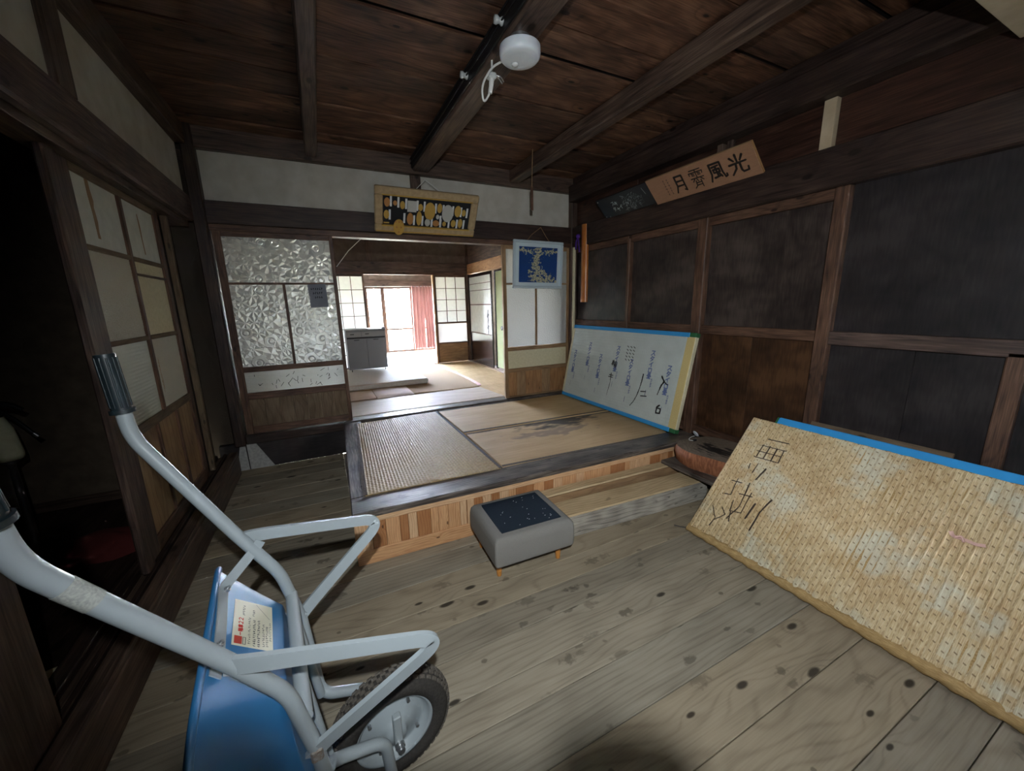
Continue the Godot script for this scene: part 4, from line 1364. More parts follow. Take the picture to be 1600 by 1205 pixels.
func far_things() -> void:
	mat_block("rug", "pale striped rush rug just inside the doorway of the next room", V(0.12, 0.323, -4.16), V(1.93, 0.323, -4.16), V(1.86, 0.323, -4.80), V(0.12, 0.323, -4.80), 0.012, M.rush_pale, false)
	# brown carpet with a curved pale pink edge
	var cp := thing("carpet", "brown carpet with a pink edging strip in the next room", "carpet", V(0.9, 0.323, -4.95))
	var poly := PackedVector2Array([Vector2(-0.6, 0.0), Vector2(0.98, -0.08), Vector2(1.02, 0.6), Vector2(1.0, 1.3), Vector2(0.92, 2.2), Vector2(-0.6, 2.2)])
	add(cp, "pile", prism(poly, 0.007), M.binding_brown, Transform3D(Basis(V(1, 0, 0), -PI / 2), Vector3.ZERO))
	add(cp, "edge_strip", bar(PackedVector3Array([V(1.0, 0.006, 0.02), V(1.03, 0.006, -0.1), V(1.04, 0.006, -0.6), V(1.03, 0.006, -1.3), V(0.95, 0.006, -2.25)]), 0.012, 0.05, V(0, 1, 0)), M.pink)
	# floor cushions / folded sheets
	var i := 0
	for q in [[0.20, -4.88, 0.52, -5.38, "flat pinkish floor cushion against the door frame of the next room"], [0.53, -4.84, 0.98, -5.40, "flat pale floor cushion nearest the thin mattress and the brown carpet"]]:
		var c := thing("floor_cushion", q[4], "cushion", V(q[0], 0.331, q[1]))
		var mb := MB.new()
		var rows := []
		for j in 9:
			var row := PackedVector3Array()
			for k in 9:
				var s := k / 8.0
				var t := j / 8.0
				var e := minf(minf(s, 1 - s), minf(t, 1 - t))
				row.append(V((q[2] - q[0]) * s, 0.004 + 0.016 * clampf(e * 8.0, 0, 1) + 0.004 * sin(s * 5 + t * 4), (q[3] - q[1]) * (1.0 - t)))
			rows.append(row)
		mb.grid(rows, false)
		add(c, "cover", mb.done(), M.cushion)
		add(c, "base", bx(0.0, 0.0, 0.0, q[2] - q[0], 0.004, q[3] - q[1], 0, 0.0), M.cushion)
		i += 1
	# thin mattress
	var m := thing("mattress", "thin pale mattress lying in front of the cabinet", "mattress", V(0.22, 0.331, -5.47))
	var b := MB.new()
	b.box(V(0, 0, -1.55), V(1.10, 0.075, 0), 0, 0.02)
	add(m, "ticking", b.done(), M.mattress)
	for z in [-0.002, -1.548]:
		add(m, "piping", tube(PackedVector3Array([V(0.02, 0.068, z), V(0.55, 0.068, z), V(1.08, 0.068, z)]), 0.006, 6), M.cushion)
	# cabinet on castors
	var c := thing("cabinet", "low grey cabinet on castors with two drawers over two doors", "cabinet", V(0.34, 0.406, -6.62))
	add(c, "body", bx(0.0, 0.04, 0.0, 0.60, 0.66, -0.36, 1, 0.004), M.cabinet)
	add(c, "top", bx(-0.01, 0.66, 0.01, 0.61, 0.685, -0.37, 0, 0.004), M.cabinet_top)
	add(c, "back_ledge", bx(0.56, 0.685, 0.0, 0.60, 0.71, -0.36, 2, 0.008), M.cabinet_top)
	for s in [[0.01, 0.225], [0.235, 0.59]]:
		var dr := add(c, "drawer", bx(s[0], 0.565, 0.014, s[1], 0.645, 0.0, 0, 0.003), M.cabinet_top)
		add(dr, "pull", bx(s[0] + 0.05, 0.6, 0.024, s[0] + 0.11, 0.612, 0.014, 0, 0.002), M.black)
	add(c, "shadow_gap_rail", bx(0.01, 0.535, 0.004, 0.59, 0.556, 0.0, 0), M.soot)
	for s in [[0.01, 0.298], [0.303, 0.59]]:
		var dr := add(c, "door", bx(s[0], 0.05, 0.014, s[1], 0.53, 0.0, 1, 0.003), M.cabinet)
		add(dr, "pull", bx(s[0] + 0.10, 0.508, 0.024, s[0] + 0.18, 0.518, 0.014, 0, 0.002), M.black)
	for s in [[0.04, -0.03], [0.56, -0.03], [0.04, -0.33], [0.56, -0.33]]:
		var ca := add(c, "castor", bx(s[0] - 0.008, 0.02, s[1] - 0.01, s[0] + 0.008, 0.04, s[1] + 0.01), M.steel)
		add(ca, "castor_wheel", lathe([[0.0, -0.006], [0.016, -0.006], [0.017, 0.0], [0.016, 0.006], [0.0, 0.006]], 14), M.black, Transform3D(Basis(V(0, 0, 1), PI / 2), V(s[0], 0.017, s[1])))
	# curtain
	var cu := thing("curtain", "salmon pink curtain drawn to one side of the bright window", "curtain", V(2.02, 0.36, -9.46))
	for s in [[0.0, 0.30, 3.5], [0.27, 0.68, 6.0]]:
		var mb := MB.new()
		var rows := []
		for j in 21:
			var row := PackedVector3Array()
			for k in 49:
				var t := k / 48.0
				var h := j / 20.0
				row.append(V(lerpf(s[0], s[1], t) + 0.02 * sin(h * 3.0 + s[1] * 9.0) * h, 1.53 - 1.49 * h, (0.03 + 0.012 * h) * sin(t * TAU * s[2] + s[0] * 5.0 + 0.5 * h)))
			rows.append(row)
		mb.grid(rows, false)
		add(cu, "drape", mb.done(), M.curtain)
	add(cu, "rod", tube(PackedVector3Array([V(-1.2, 1.52, 0), V(0, 1.52, 0), V(0.70, 1.52, 0)]), 0.008, 8), M.steel)

func hall_things() -> void:
	# bundle on the hall floor
	var r := thing("cloth_bundle", "dark red cloth bundle on the floor of the unlit hall", "cloth", V(-1.25, 0.135, -2.75))
	var mb := MB.new()
	var rows := []
	for j in 13:
		var row := PackedVector3Array()
		for k in 25:
			var a := TAU * k / 24.0
			var e := (j / 12.0) * PI * 0.5
			var q := 1.0 + 0.14 * sin(a * 3.0 + j * 0.7) + 0.06 * sin(a * 7.0)
			row.append(V(cos(a) * cos(e) * 0.2 * q, sin(e) * 0.11, sin(a) * cos(e) * 0.15 * q))
		rows.append(row)
	mb.grid(rows, false, 1, 1, true)
	add(r, "folds", mb.done(), M.red_cloth)
	# slipper with a red sole, just inside the near post
	var s := thing("slipper", "beige slipper with dark red lining lying inside the dark hall", "slipper", V(-1.06, 0.135, -1.72))
	s.rotation.y = 0.7
	var sole := PackedVector2Array()
	for k in 24:
		var a := TAU * k / 24.0
		sole.append(Vector2(cos(a) * 0.13, sin(a) * (0.045 + 0.008 * cos(a))))
	add(s, "sole", prism(sole, 0.018), M.red_cloth, Transform3D(Basis(V(1, 0, 0), -PI / 2), Vector3.ZERO))
	mb = MB.new()
	rows = []
	for j in 9:
		var row := PackedVector3Array()
		for k in 13:
			var a := PI * k / 12.0
			var t := j / 8.0
			var wd := 0.048 * sqrt(clampf(1.0 - pow(t * 0.95, 3.0), 0.02, 1.0))
			row.append(V(0.0 + 0.125 * t, 0.018 + sin(a) * (0.055 - 0.03 * t), cos(a) * wd))
		rows.append(row)
	mb.grid(rows, true)
	add(s, "upper", mb.done(), M.cream)
	# lever handle on a pale post at the picture's edge
	var p := thing("hand_sprayer", "black trigger handle on a tan bottle standing in the dark hall", "sprayer", V(-1.62, 0.135, -3.02))
	add(p, "stand", smooth_lathe([[0.0, 0.0], [0.09, 0.0], [0.09, 0.012], [0.02, 0.03], [0.016, 0.5], [0.05, 0.53], [0.0, 0.53]], 20), M.soot)
	add(p, "bottle", smooth_lathe([[0.0, 0.53], [0.055, 0.53], [0.058, 0.56], [0.045, 0.70], [0.025, 0.76], [0.02, 0.78], [0.0, 0.78]], 20), M.cream)
	add(p, "collar", smooth_lathe([[0.022, 0.77], [0.026, 0.775], [0.026, 0.80], [0.0, 0.80]], 16), M.black)
	add(p, "head", tube(rounded([V(-0.06, 0.85, -0.02), V(-0.01, 0.845, 0.0), V(0.06, 0.835, 0.0), V(0.10, 0.80, 0.0)], 0.03), 0.024, 10, 0.012), M.black)
	add(p, "trigger", tube(rounded([V(0.02, 0.80, 0.0), V(0.07, 0.75, 0.01), V(0.13, 0.66, 0.02)], 0.03), 0.009, 8), M.black)
	add(p, "trigger_tip", tube(PackedVector3Array([V(0.128, 0.665, 0.02), V(0.142, 0.645, 0.02)]), 0.011, 8), M.steel)

# ---------------------------------------------------------------- wheelbarrow, stood on its nose against the left wall
func wheelbarrow() -> void:
	var t := thing("wheelbarrow", "blue and grey single-wheeled barrow tipped up on its nose", "wheelbarrow")
	t.transform = Transform3D(Basis(V(0.9949304, 0.0, -0.1005656), V(0.0031151, 0.9995201, 0.0308188), V(0.1005173, -0.0309758, 0.994453)), V(-0.1026176, 0.0, -1.0152316))
	var R := 0.0158
	for s in [-1.0, 1.0]:
		var path := rounded([V(-0.335, 1.335, 0.285 * s), V(-0.320, 1.14, 0.268 * s), V(-0.147, 0.827, 0.217 * s), V(-0.066, 0.683, 0.205 * s), V(-0.032, 0.503, 0.207 * s), V(-0.024, 0.40, 0.195 * s), V(-0.010, 0.305, 0.10 * s), V(0.125, 0.252, 0.09 * s), V(0.138, 0.05, 0.09 * s)], 0.038, 8)
		var tb := add(t, "frame_tube", tube(path, R, 16), M.grey_paint)
		if s > 0.0:
			var a := V(-0.2905, 1.0865, 0.2594)
			var b := V(-0.268, 1.046, 0.2528)
			var st := add(tb, "paper_sticker", tube(PackedVector3Array([a, a.lerp(b, 0.5), b]), R + 0.0006, 18), M.old_label)
			st.set_meta("label", "worn white sticker wrapped round the tube")
		# rubber grip with a flange
		var g0 := V(-0.3256, 1.205, 0.2742 * s)
		var g1 := V(-0.336, 1.345, 0.286 * s)
		var gr := add(t, "grip", tube(PackedVector3Array([g0, g0.lerp(g1, 0.5), g1]), 0.0195, 18), M.grip)
		add(gr, "flange", tube(PackedVector3Array([g0 - (g1 - g0) * 0.015, g0, g0 + (g1 - g0) * 0.05]), 0.0245, 18), M.grip)
		for k in 10:
			var a := TAU * k / 10.0
			var o := V(cos(a), 0.0, sin(a)) * 0.0195
			add(gr, "rib", tube(PackedVector3Array([g0.lerp(g1, 0.1) + o, g0.lerp(g1, 0.5) + o, g0.lerp(g1, 0.95) + o]), 0.0022, 6), M.grip)
		# legs of flat bar
		var lp := rounded([V(-0.150, 0.820, 0.219 * s), V(-0.108, 0.813, 0.232 * s), V(0.252, 0.716, 0.281 * s), V(-0.030, 0.515, 0.214 * s), V(-0.040, 0.495, 0.208 * s)], 0.075, 14)
		add(t, "leg", bar(lp, 0.011, 0.034, V(0, 0, 1)), M.grey_paint)
	# rusty weld where the near leg meets the frame
	add(t, "weld_plate", bx(-0.045, 0.486, 0.200, -0.02, 0.520, 0.224, 1, 0.004), M.rusty_paint)
	add(t, "weld_plate", bx(-0.052, 0.478, -0.226, -0.016, 0.522, -0.198, 1, 0.004), M.grey_paint)
	# cross tubes
	add(t, "cross_tube", tube(PackedVector3Array([V(-0.048, 0.60, -0.204), V(-0.046, 0.60, 0.0), V(-0.044, 0.60, 0.204)]), 0.0165, 16), M.grey_paint)
	for s in [-1.0, 1.0]:
		add(t, "inner_strut", tube(PackedVector3Array([V(-0.044, 0.60, 0.09 * s), V(-0.03, 0.47, 0.092 * s), V(-0.012, 0.31, 0.096 * s)]), 0.0125, 12), M.grey_paint)
	# strap across the back of the tray
	var fx := func(k: float, n: float, o := 0.004) -> Vector3: return V(-0.207 + 0.132 * k, 0.738 - 0.118 * k, n) + V(0.666, 0.745, 0) * o
	var sp := rounded([V(-0.100, 0.800, -0.213), V(-0.112, 0.786, -0.208), fx.call(0.10, -0.155), fx.call(0.13, -0.04), fx.call(0.15, 0.06), fx.call(0.14, 0.13)], 0.015, 4)
	var sb := add(t, "strap", bar(sp, 0.003, 0.026, V(0.666, 0.745, 0)), M.grey_paint)
	for n in [-0.147, 0.045]:
		var bo := add(sb, "bolt", lathe([[0.008, 0.0], [0.008, 0.006], [0.004, 0.006], [0.004, 0.012], [0.0, 0.012]], 8), M.steel, Transform3D(Basis(V(0, 0, 1), -0.73), fx.call(0.14, n, 0.005)))
	# tray: pressed pan open towards the wall
	var tray := add(t, "tray", pan(), M.blue_paint)
	add(tray, "rolled_rim", rim_tube(), M.blue_paint)
	# sticker on the tray's back
	var c0: Vector3 = fx.call(0.565, -0.047, 0.0025)
	var e_x := V(0.132, -0.118, 0).normalized()
	var e_n := V(0, 0, 1)
	var n_z := e_x.cross(e_n)
	# picture is printed sideways: its top edge faces the frame
	var stick := add(t, "maker_sticker", sheet(0.098, 0.158, 0.0006), sticker_picture(), Transform3D(Basis(e_x, -e_n, e_x.cross(-e_n)), c0))
	stick.set_meta("label", "white sticker with red and black printing")
	# wheel
	var wl := add(t, "wheel_rim", smooth_lathe([[0.0, -0.034], [0.03, -0.034], [0.034, -0.018], [0.07, -0.008], [0.098, -0.008], [0.106, -0.028], [0.112, -0.033], [0.124, -0.033], [0.124, 0.033], [0.112, 0.033], [0.107, 0.028], [0.1, 0.006], [0.09, 0.006], [0.072, 0.010], [0.05, 0.026], [0.032, 0.032], [0.028, 0.05], [0.0, 0.05]], 48), M.grey_paint, Transform3D(Basis(V(1, 0, 0), PI / 2), V(0.166, 0.186, 0.0)))
	var pr := []
	for k in 17:
		var a := -PI * 0.72 + PI * 1.44 * k / 16.0
		pr.append([0.141 + 0.039 * cos(a), 0.046 * sin(a)])
	add(t, "tyre", smooth_lathe(pr, 56), M.rubber, Transform3D(Basis(V(1, 0, 0), PI / 2), V(0.166, 0.186, 0.0)))
	var b := MB.new()
	for k in 44:
		for s in [-2, -1, 0, 1, 2]:
			var a := TAU * (k + (0.5 if s % 2 != 0 else 0.0)) / 44.0
			var lat: float = s * 0.0145
			var rr := 0.141 + 0.039 * sqrt(maxf(0.0, 1.0 - pow(lat / 0.046, 2.0)))
			var xf := Transform3D(Basis(V(0, 0, 1), a) * Basis(V(0, 1, 0), -lat / 0.044 * 0.8), V(cos(a) * rr, sin(a) * rr, lat))
			b.box(V(-0.002, -0.0085, -0.0055), V(0.004, 0.0085, 0.0055), 0, 0.001, Vector2.ZERO, xf)
	var tr := add(t, "tread", b.done(), M.tread, Transform3D(Basis(), V(0.166, 0.186, 0.0)))
	tr.set_meta("kind", "stuff")
	add(wl, "axle", lathe([[0.011, -0.095], [0.011, 0.095], [0.0, 0.095]], 12), M.steel)
	add(wl, "axle_nut", lathe([[0.0, 0.072], [0.014, 0.072], [0.014, 0.084], [0.009, 0.084], [0.009, 0.098], [0.0, 0.098]], 6), M.steel)
	add(wl, "bearing_bracket", bx(-0.012, 0.055, -0.10, 0.012, 0.075, 0.018, 2, 0.003), M.grey_paint)
	add(wl, "bearing_bracket", bx(-0.012, -0.075, -0.10, 0.012, -0.055, 0.018, 2, 0.003), M.grey_paint)
	for k in 4:
		var a := TAU * k / 4.0 + 0.6
		add(wl, "rim_bolt", lathe([[0.0055, 0.012], [0.0055, 0.022], [0.0, 0.023]], 8), M.steel, Transform3D(Basis(), V(cos(a) * 0.084, 0.0, sin(a) * 0.084)))

# the tray's outline at depth d (0 at the rim, 1 at the bottom): rounded rectangle between back and front
func pan_loop(d: float, out: float) -> PackedVector3Array:
	var back := V(-0.207, 0.738, 0).lerp(V(-0.075, 0.62, 0), d)
	var front := V(-0.335, 0.022, 0).lerp(V(-0.045, 0.20, 0), d)
	var hw := lerpf(0.288, 0.205, d) + out
	var e := (front - back)
	var L := e.length() + 2.0 * out
	e = e.normalized()
	back -= e * out
	var r := 0.09
	var pts := PackedVector3Array()
	for q in [[L - r, hw - r, 0.0], [r, hw - r, PI / 2], [r, -hw + r, PI], [L - r, -hw + r, PI * 1.5]]:
		for k in 9:
			var a: float = q[2] + PI / 2 * k / 8.0
			pts.append(back + e * (q[0] + r * cos(a)) + V(0, 0, q[1] + r * sin(a)))
	pts.append(pts[0])
	return pts

func pan() -> ArrayMesh:
	var b := MB.new()
	for side in [0, 1]:
		var rows := []
		var out := 0.0015 if side == 0 else -0.0015
		for k in 9:
			rows.append(pan_loop(k / 8.0 * (1.0 if side == 0 else 0.985), out))
		# fillet into the flat bottom
		var last: PackedVector3Array = rows[8]
		var mid := Vector3.ZERO
		for p in last:
			mid += p / last.size()
		mid += V(0.012 if side == 0 else 0.008, 0, 0)
		for k in [0.9, 0.6, 0.3, 0.02]:
			var row := PackedVector3Array()
			for p in last:
				row.append(mid.lerp(p, k))
			rows.append(row)
		b.grid(rows, side == 0, 1, 1, true)
	return b.done()

func rim_tube() -> ArrayMesh:
	return tube(pan_loop(0.0, 0.004), 0.0075, 10)

func sticker_picture() -> StandardMaterial3D:
	# w along the tray's slope, h along its width; text runs up the sheet
	var im := Image.create(196, 316, false, Image.FORMAT_RGB8)
	im.fill(rgb8(222, 218, 196))
	var red := Color(0.78, 0.2, 0.16)
	var ink := Color(0.25, 0.25, 0.25)
	for y in range(255, 304):
		for x in range(10, 46):
			im.set_pixel(x, y, rgb8(190, 74, 60))
	stroke(im, [Vector2(50, 258), Vector2(50, 302), Vector2(62, 302), Vector2(62, 258), Vector2(50, 258)], 2, ink)
	var k := 0
	for g in ["one", "ring", "car", "two", "two"]:
		glyph(im, K[g], Vector2(36, 238 - k * 25), Vector2(23, 24), 3.6, red, -PI / 2, 0.0)
		k += 1
	var r := RandomNumberGenerator.new()
	r.seed = 8
	for c in [[48, 40, 110, 3.0], [78, 120, 300, 2.4], [98, 60, 110, 3.0], [102, 130, 300, 3.6], [124, 130, 300, 3.6], [148, 150, 300, 2.6], [166, 160, 300, 2.6], [182, 130, 250, 2.0]]:
		var y: float = c[1]
		while y < c[2]:
			for j in 3:
				stroke(im, [Vector2(c[0] + r.randf_range(-6, 6), y + r.randf_range(-4, 4)), Vector2(c[0] + r.randf_range(-6, 6), y + r.randf_range(-4, 4))], c[3] * 0.8, Color(ink.r, ink.g, ink.b, 0.8))
			y += 13.0
	stroke(im, [Vector2(110, 10), Vector2(180, 100)], 2, Color(0.5, 0.5, 0.45))
	return flat_picture(im, 0.5)

# ---------------------------------------------------------------- stool, steps, log slab
func foot_stool() -> void:
	var t := thing("foot_stool", "low square grey fabric footstool with a dark seat panel", "stool", V(0.895, 0, -1.765))
	t.rotation.y = -0.035
	var b := MB.new()
	var hx := 0.229
	var hz := 0.202
	var rows := []
	# rounded block: profile up the side, over the edge, to the panel
	for q in [[0.0, 0.138, 0.0], [0.0, 0.15, 0.004], [0.0, 0.19, 0.006], [0.0, 0.245, 0.005], [-0.002, 0.272, 0.003], [-0.010, 0.287, 0.0], [-0.022, 0.293, 0.0], [-0.050, 0.295, 0.0]]:
		var row := PackedVector3Array()
		var r := 0.014
		var ax: float = hx + q[0] + q[2]
		var az: float = hz + q[0] + q[2]
		for c in [[ax - r, az - r, 0.0], [-ax + r, az - r, PI / 2], [-ax + r, -az + r, PI], [ax - r, -az + r, PI * 1.5]]:
			for k in 6:
				var a: float = c[2] + PI / 2 * k / 5.0
				row.append(V(c[0] + r * cos(a), q[1], c[1] + r * sin(a)))
		row.append(row[0])
		rows.append(row)
	b.grid(rows, false, 1, 1, true)
	add(t, "upholstery", b.done(), M.cloth_grey)
	add(t, "underside", bx(-hx + 0.006, 0.128, -hz + 0.006, hx - 0.006, 0.142, hz - 0.006, 0, 0.004), M.black)
	add(t, "seat_panel", bx(-0.178, 0.285, -0.158, 0.178, 0.2965, 0.158, 0, 0.003), M.cloth_navy)
	var specks := MB.new()
	for i in 26:
		var x := rng.randf_range(-0.16, 0.16)
		var z := rng.randf_range(-0.14, 0.14)
		var l := rng.randf_range(0.001, 0.003)
		specks.box(V(x - l, 0.2965, z - 0.001), V(x + l, 0.2975, z + 0.001), 0, 0.0)
	var sk := add(t, "lint", specks.done(), M.card)
	sk.set_meta("kind", "stuff")
	for q in [[-0.172, 0.088], [0.19, 0.10], [-0.172, -0.19], [0.19, -0.15]]:
		add(t, "leg", smooth_lathe([[0.0, 0.0], [0.012, 0.0], [0.013, 0.003], [0.020, 0.13], [0.0, 0.13]], 16), M.leg_wood, Transform3D(Basis(), V(q[0], 0, q[1])))

func steps_and_stump() -> void:
	var q := Basis(V(0, 1, 0), -0.06)
	var f := thing("step_timber", "front step timber with a mouldy grey face", "timber", V(1.15, 0, -1.785))
	f.basis = q
	add(f, "face_board", bx(0.0, 0.0, 0.0, 1.27, 0.146, -0.02, 0, 0.006), M.step_front)
	add(f, "tread_board", bx(0.0, 0.146, 0.004, 1.27, 0.160, -0.17, 0, 0.004), M.step_top)
	add(f, "core", bx(0.01, 0.0, -0.02, 1.265, 0.146, -0.168, 0, 0.002), M.step_front)
	var e := thing("step_timber", "back step timber set against the cedar panelling", "timber", V(1.16, 0, -1.967))
	e.basis = Basis(V(0, 1, 0), -0.034)
	add(e, "timber", bx(0.0, 0.0, -0.012, 1.27, 0.203, -0.105, 0, 0.008), M.step_top)
	add(e, "face_board", bx(0.0, 0.0, 0.0, 1.27, 0.196, -0.012, 0, 0.003), M.light_wood)  # shade of the gap between the timbers put into a darker brown face
	# slab of tree trunk on a plank stand
	var st := thing("plank_stand", "dark plank stand under the tree-trunk slab", "stand", V(2.27, 0, -1.40))
	add(st, "top_plank", bx(-0.02, 0.205, -0.02, 0.50, 0.235, -0.60, 2, 0.004), M.sill)
	for z in [-0.12, -0.5]:
		add(st, "block", bx(0.22, 0.0, z - 0.05, 0.48, 0.205, z + 0.05, 1, 0.004), M.sill)
	var sl := thing("trunk_slab", "thick slab of tree trunk with charred top beside the raised floor", "slab", V(2.27, 0.235, -1.40))
	var out := [Vector2(0.075, -0.54), Vector2(0.17, -0.60), Vector2(0.33, -0.592), Vector2(0.45, -0.54), Vector2(0.50, -0.40), Vector2(0.50, -0.16), Vector2(0.38, -0.05), Vector2(0.2, -0.05), Vector2(0.10, -0.12), Vector2(0.06, -0.26), Vector2(0.03, -0.40)]
	var top := PackedVector3Array()
	var rows := []
	for lv in [[0.0, 0.955], [0.02, 0.99], [0.06, 1.03], [0.10, 1.02], [0.122, 0.99]]:
		var row := PackedVector3Array()
		for i in out.size() * 4 + 1:
			var a := i / 4
			var n := out.size()
			var p: Vector2 = (out[a % n] as Vector2).cubic_interpolate(out[(a + 1) % n], out[(a - 1 + n) % n], out[(a + 2) % n], (i % 4) / 4.0)
			var cc := Vector2(0.27, -0.28)
			p = cc + (p - cc) * (float(lv[1]) + 0.02 * sin(i * 2.3 + lv[0] * 60.0) * (1.0 if lv[0] > 0.01 and lv[0] < 0.12 else 0.0))
			row.append(V(p.x, lv[0], p.y))
		rows.append(row)
	var mb := MB.new()
	mb.grid(rows, false, 1, 1, true)
	add(sl, "bark_side", mb.done(), M.bark)
	mb = MB.new()
	var cen := V(0.27, 0.124, -0.28)
	var edge: PackedVector3Array = rows[4]
	var uv := func(p: Vector3) -> Vector2: return Vector2(p.x / 0.55, (p.z + 0.62) / 0.7)
	for i in edge.size() - 1:
		mb.tri(cen, edge[i], edge[i + 1], uv.call(cen), uv.call(edge[i]), uv.call(edge[i + 1]), Vector3.UP)
	add(sl, "cut_face", mb.done(), M.stump_top)
	# small white oval token with a wire and a black plug on the platform corner
	var k := thing("earphone_charger", "small white oval gadget with a thin wire on the platform corner", "gadget", V(2.575, 0.359, -1.98))
	add(k, "oval_head", smooth_lathe([[0.0, 0.0], [0.018, 0.0], [0.022, 0.004], [0.018, 0.008], [0.0, 0.009]], 20), M.white_plastic, Transform3D(Basis(V(0, 0, 1), -0.9) * Basis.from_scale(V(1.5, 1, 1)), V(0.02, 0.030, 0)))
	add(k, "wire", tube(rounded([V(0.01, 0.016, 0.0), V(-0.05, 0.02, 0.01), V(-0.085, 0.006, 0.02), V(-0.06, 0.004, 0.045)], 0.03), 0.0028, 6), M.cable)
	add(k, "plug", bx(-0.06, 0.0, 0.035, -0.03, 0.012, 0.055, 0, 0.002), M.black)

# ---------------------------------------------------------------- mats stood on edge
func leaning_mats() -> void:
	# straw-backed mat: bottom edge on the floor, leaning towards the right wall
	var L := 1.78
	var Wd := 0.857
	var up := V(0.565, 0.64, 0).normalized()
	var fwd := V(0, 0, 1)
	var nrm := V(-up.y, up.x, 0)  # towards the room
	var t := thing("straw_mat", "old straw-faced tatami with marker writing leaning on edge in front", "mat", V(1.935, 0.030, -1.485))
	var bs := Basis(fwd, up, fwd.cross(up))
	# local x along the mat, y up the slope, z = x cross y
	var sgn := 1.0 if fwd.cross(up).dot(nrm) > 0.0 else -1.0
	t.basis = bs
	var nz := 1.0 * sgn
	add(t, "core", bx(0.008, 0.01, -0.002 * nz, L - 0.008, Wd - 0.008, -0.044 * nz, 0, 0.01), M.straw_edge)
	var mb := MB.new()
	var rows := []
	var nx := 62 * 6
	var ny := 22 * 5
	var nn := noise(5, 1.0, 2)
	for j in ny + 1:
		var row := PackedVector3Array()
		var v := float(j) / ny
		for i in nx + 1:
			var u := float(i) / nx
			var col := int(u * 62.0)
			var r := absf(sin(u * PI * 62.0))
			var st := absf(sin((v * 22.0 + (0.5 if col % 2 == 1 else 0.0)) * PI))
			var h := 0.0045 * sqrt(r) * (0.72 + 0.28 * pow(st, 0.6)) + 0.0012 * nn.get_noise_2d(i * 0.9, j * 0.15)
			h += 0.006 * nn.get_noise_2d(u * 5.0, v * 3.0)
			var e := minf(minf(u, 1 - u) * L, minf(v, 1 - v) * Wd)
			h *= clampf(e / 0.02, 0.0, 1.0)
			row.append(V(u * L, (1.0 - v) * Wd, (0.0 + h) * nz))
		rows.append(row)
	mb.grid(rows, nz < 0.0)
	for i in mb.u.size():
		mb.u[i] = Vector2(mb.u[i].y, mb.u[i].x)
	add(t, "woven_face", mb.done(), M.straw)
	# twisted straw edges
	for e in [[0.016, 0.026], [Wd - 0.006, 0.012]]:
		var m2 := MB.new()
		var rr := []
		for i in 241:
			var row := PackedVector3Array()
			for k in 13:
				var a := TAU * k / 12.0
				var r: float = e[1] * (1.0 + 0.12 * sin(a * 3.0 + i * 0.55) + 0.10 * nn.get_noise_2d(i * 0.6, k * 3.0))
				row.append(V(L * i / 240.0, e[0] + r * cos(a), (-0.014 + r * sin(a)) * nz))
			rr.append(row)
		m2.grid(rr, nz < 0.0, 1, 1, true)
		add(t, "edge_roll", m2.done(), M.straw_edge)
	var sc := thing("paper_scrap", "torn pale pink ribbon caught on the straw mat", "ribbon", V(1.935, 0.030, -1.485) + bs * V(0.99, 0.545, 0.009 * nz))
	sc.basis = bs
	add(sc, "strip", bar(rounded([V(0.0, 0.02, 0), V(0.012, 0.0, 0.004 * nz), V(0.04, 0.006, 0.003 * nz), V(0.075, 0.0, 0.004 * nz), V(0.10, 0.01, 0.002 * nz)], 0.02, 4), 0.0015, 0.014, V(0, 0, 1)), M.pink)
	add(sc, "knot", tube(rounded([V(0.02, 0.0, 0.004 * nz), V(0.035, 0.014, 0.008 * nz), V(0.045, -0.008, 0.004 * nz)], 0.01, 4), 0.005, 6), M.pink)
	var cl := thing("metal_clip", "small bent metal strip at the lower corner of the straw mat", "clip", V(1.955, 0.0, -1.53))
	add(cl, "strip", bar(PackedVector3Array([V(-0.04, 0.014, -0.03), V(-0.01, 0.008, -0.005), V(0.02, 0.006, 0.02)]), 0.002, 0.012, V(0, 1, 0)), M.steel)
	# blue-edged mat behind it
	var t2 := thing("tatami_mat", "tatami behind the straw mat, only its bright blue edge tape showing", "mat", V(2.035, 0.036, -1.385))
	t2.basis = Basis(fwd, V(0.565, 0.64, 0).normalized(), fwd.cross(V(0.565, 0.64, 0).normalized()))
	add(t2, "core", bx(0.0, 0.0, -0.004 * nz, L - 0.1, 0.81, -0.05 * nz, 0, 0.006), M.straw_edge)
	add(t2, "blue_edge", bx(0.0, 0.81, -0.001 * nz, L - 0.1, 0.868, -0.054 * nz, 0, 0.006), M.blue_tape)
	add(t2, "corner_tab", bx(-0.012, 0.81, -0.004 * nz, 0.002, 0.866, -0.05 * nz, 0, 0.004), M.green_tab)
	# plywood offcut behind that
	var t3 := thing("plywood_sheet", "thin weathered plywood edge behind the blue-edged mat", "board", V(2.125, 0.012, -1.25))
	t3.basis = Basis(fwd, V(0.565, 0.64, 0).normalized(), fwd.cross(V(0.565, 0.64, 0).normalized()))
	add(t3, "sheet", bx(0.0, 0.0, 0.0, 0.62, 0.89, -0.012 * nz, 0, 0.001), M.grey_wood)
	# white-backed mat on the raised floor
	var up1 := V(0.178, 0.83, 0).normalized()
	var t4 := thing("tatami_mat", "blue-edged tatami with a printed white backing leaning on the panelled wall", "mat", V(2.558, 0.343, -3.845))
	t4.basis = Basis(fwd, up1, fwd.cross(up1))
	var L1 := 1.69
	var H1 := 0.852
	add(t4, "core", bx(0.0, 0.006, -0.002 * nz, L1, H1 - 0.006, -0.05 * nz, 0, 0.008), M.cream)
	var m4 := MB.new()
	rows = []
	var cx := 70
	var cy := 26
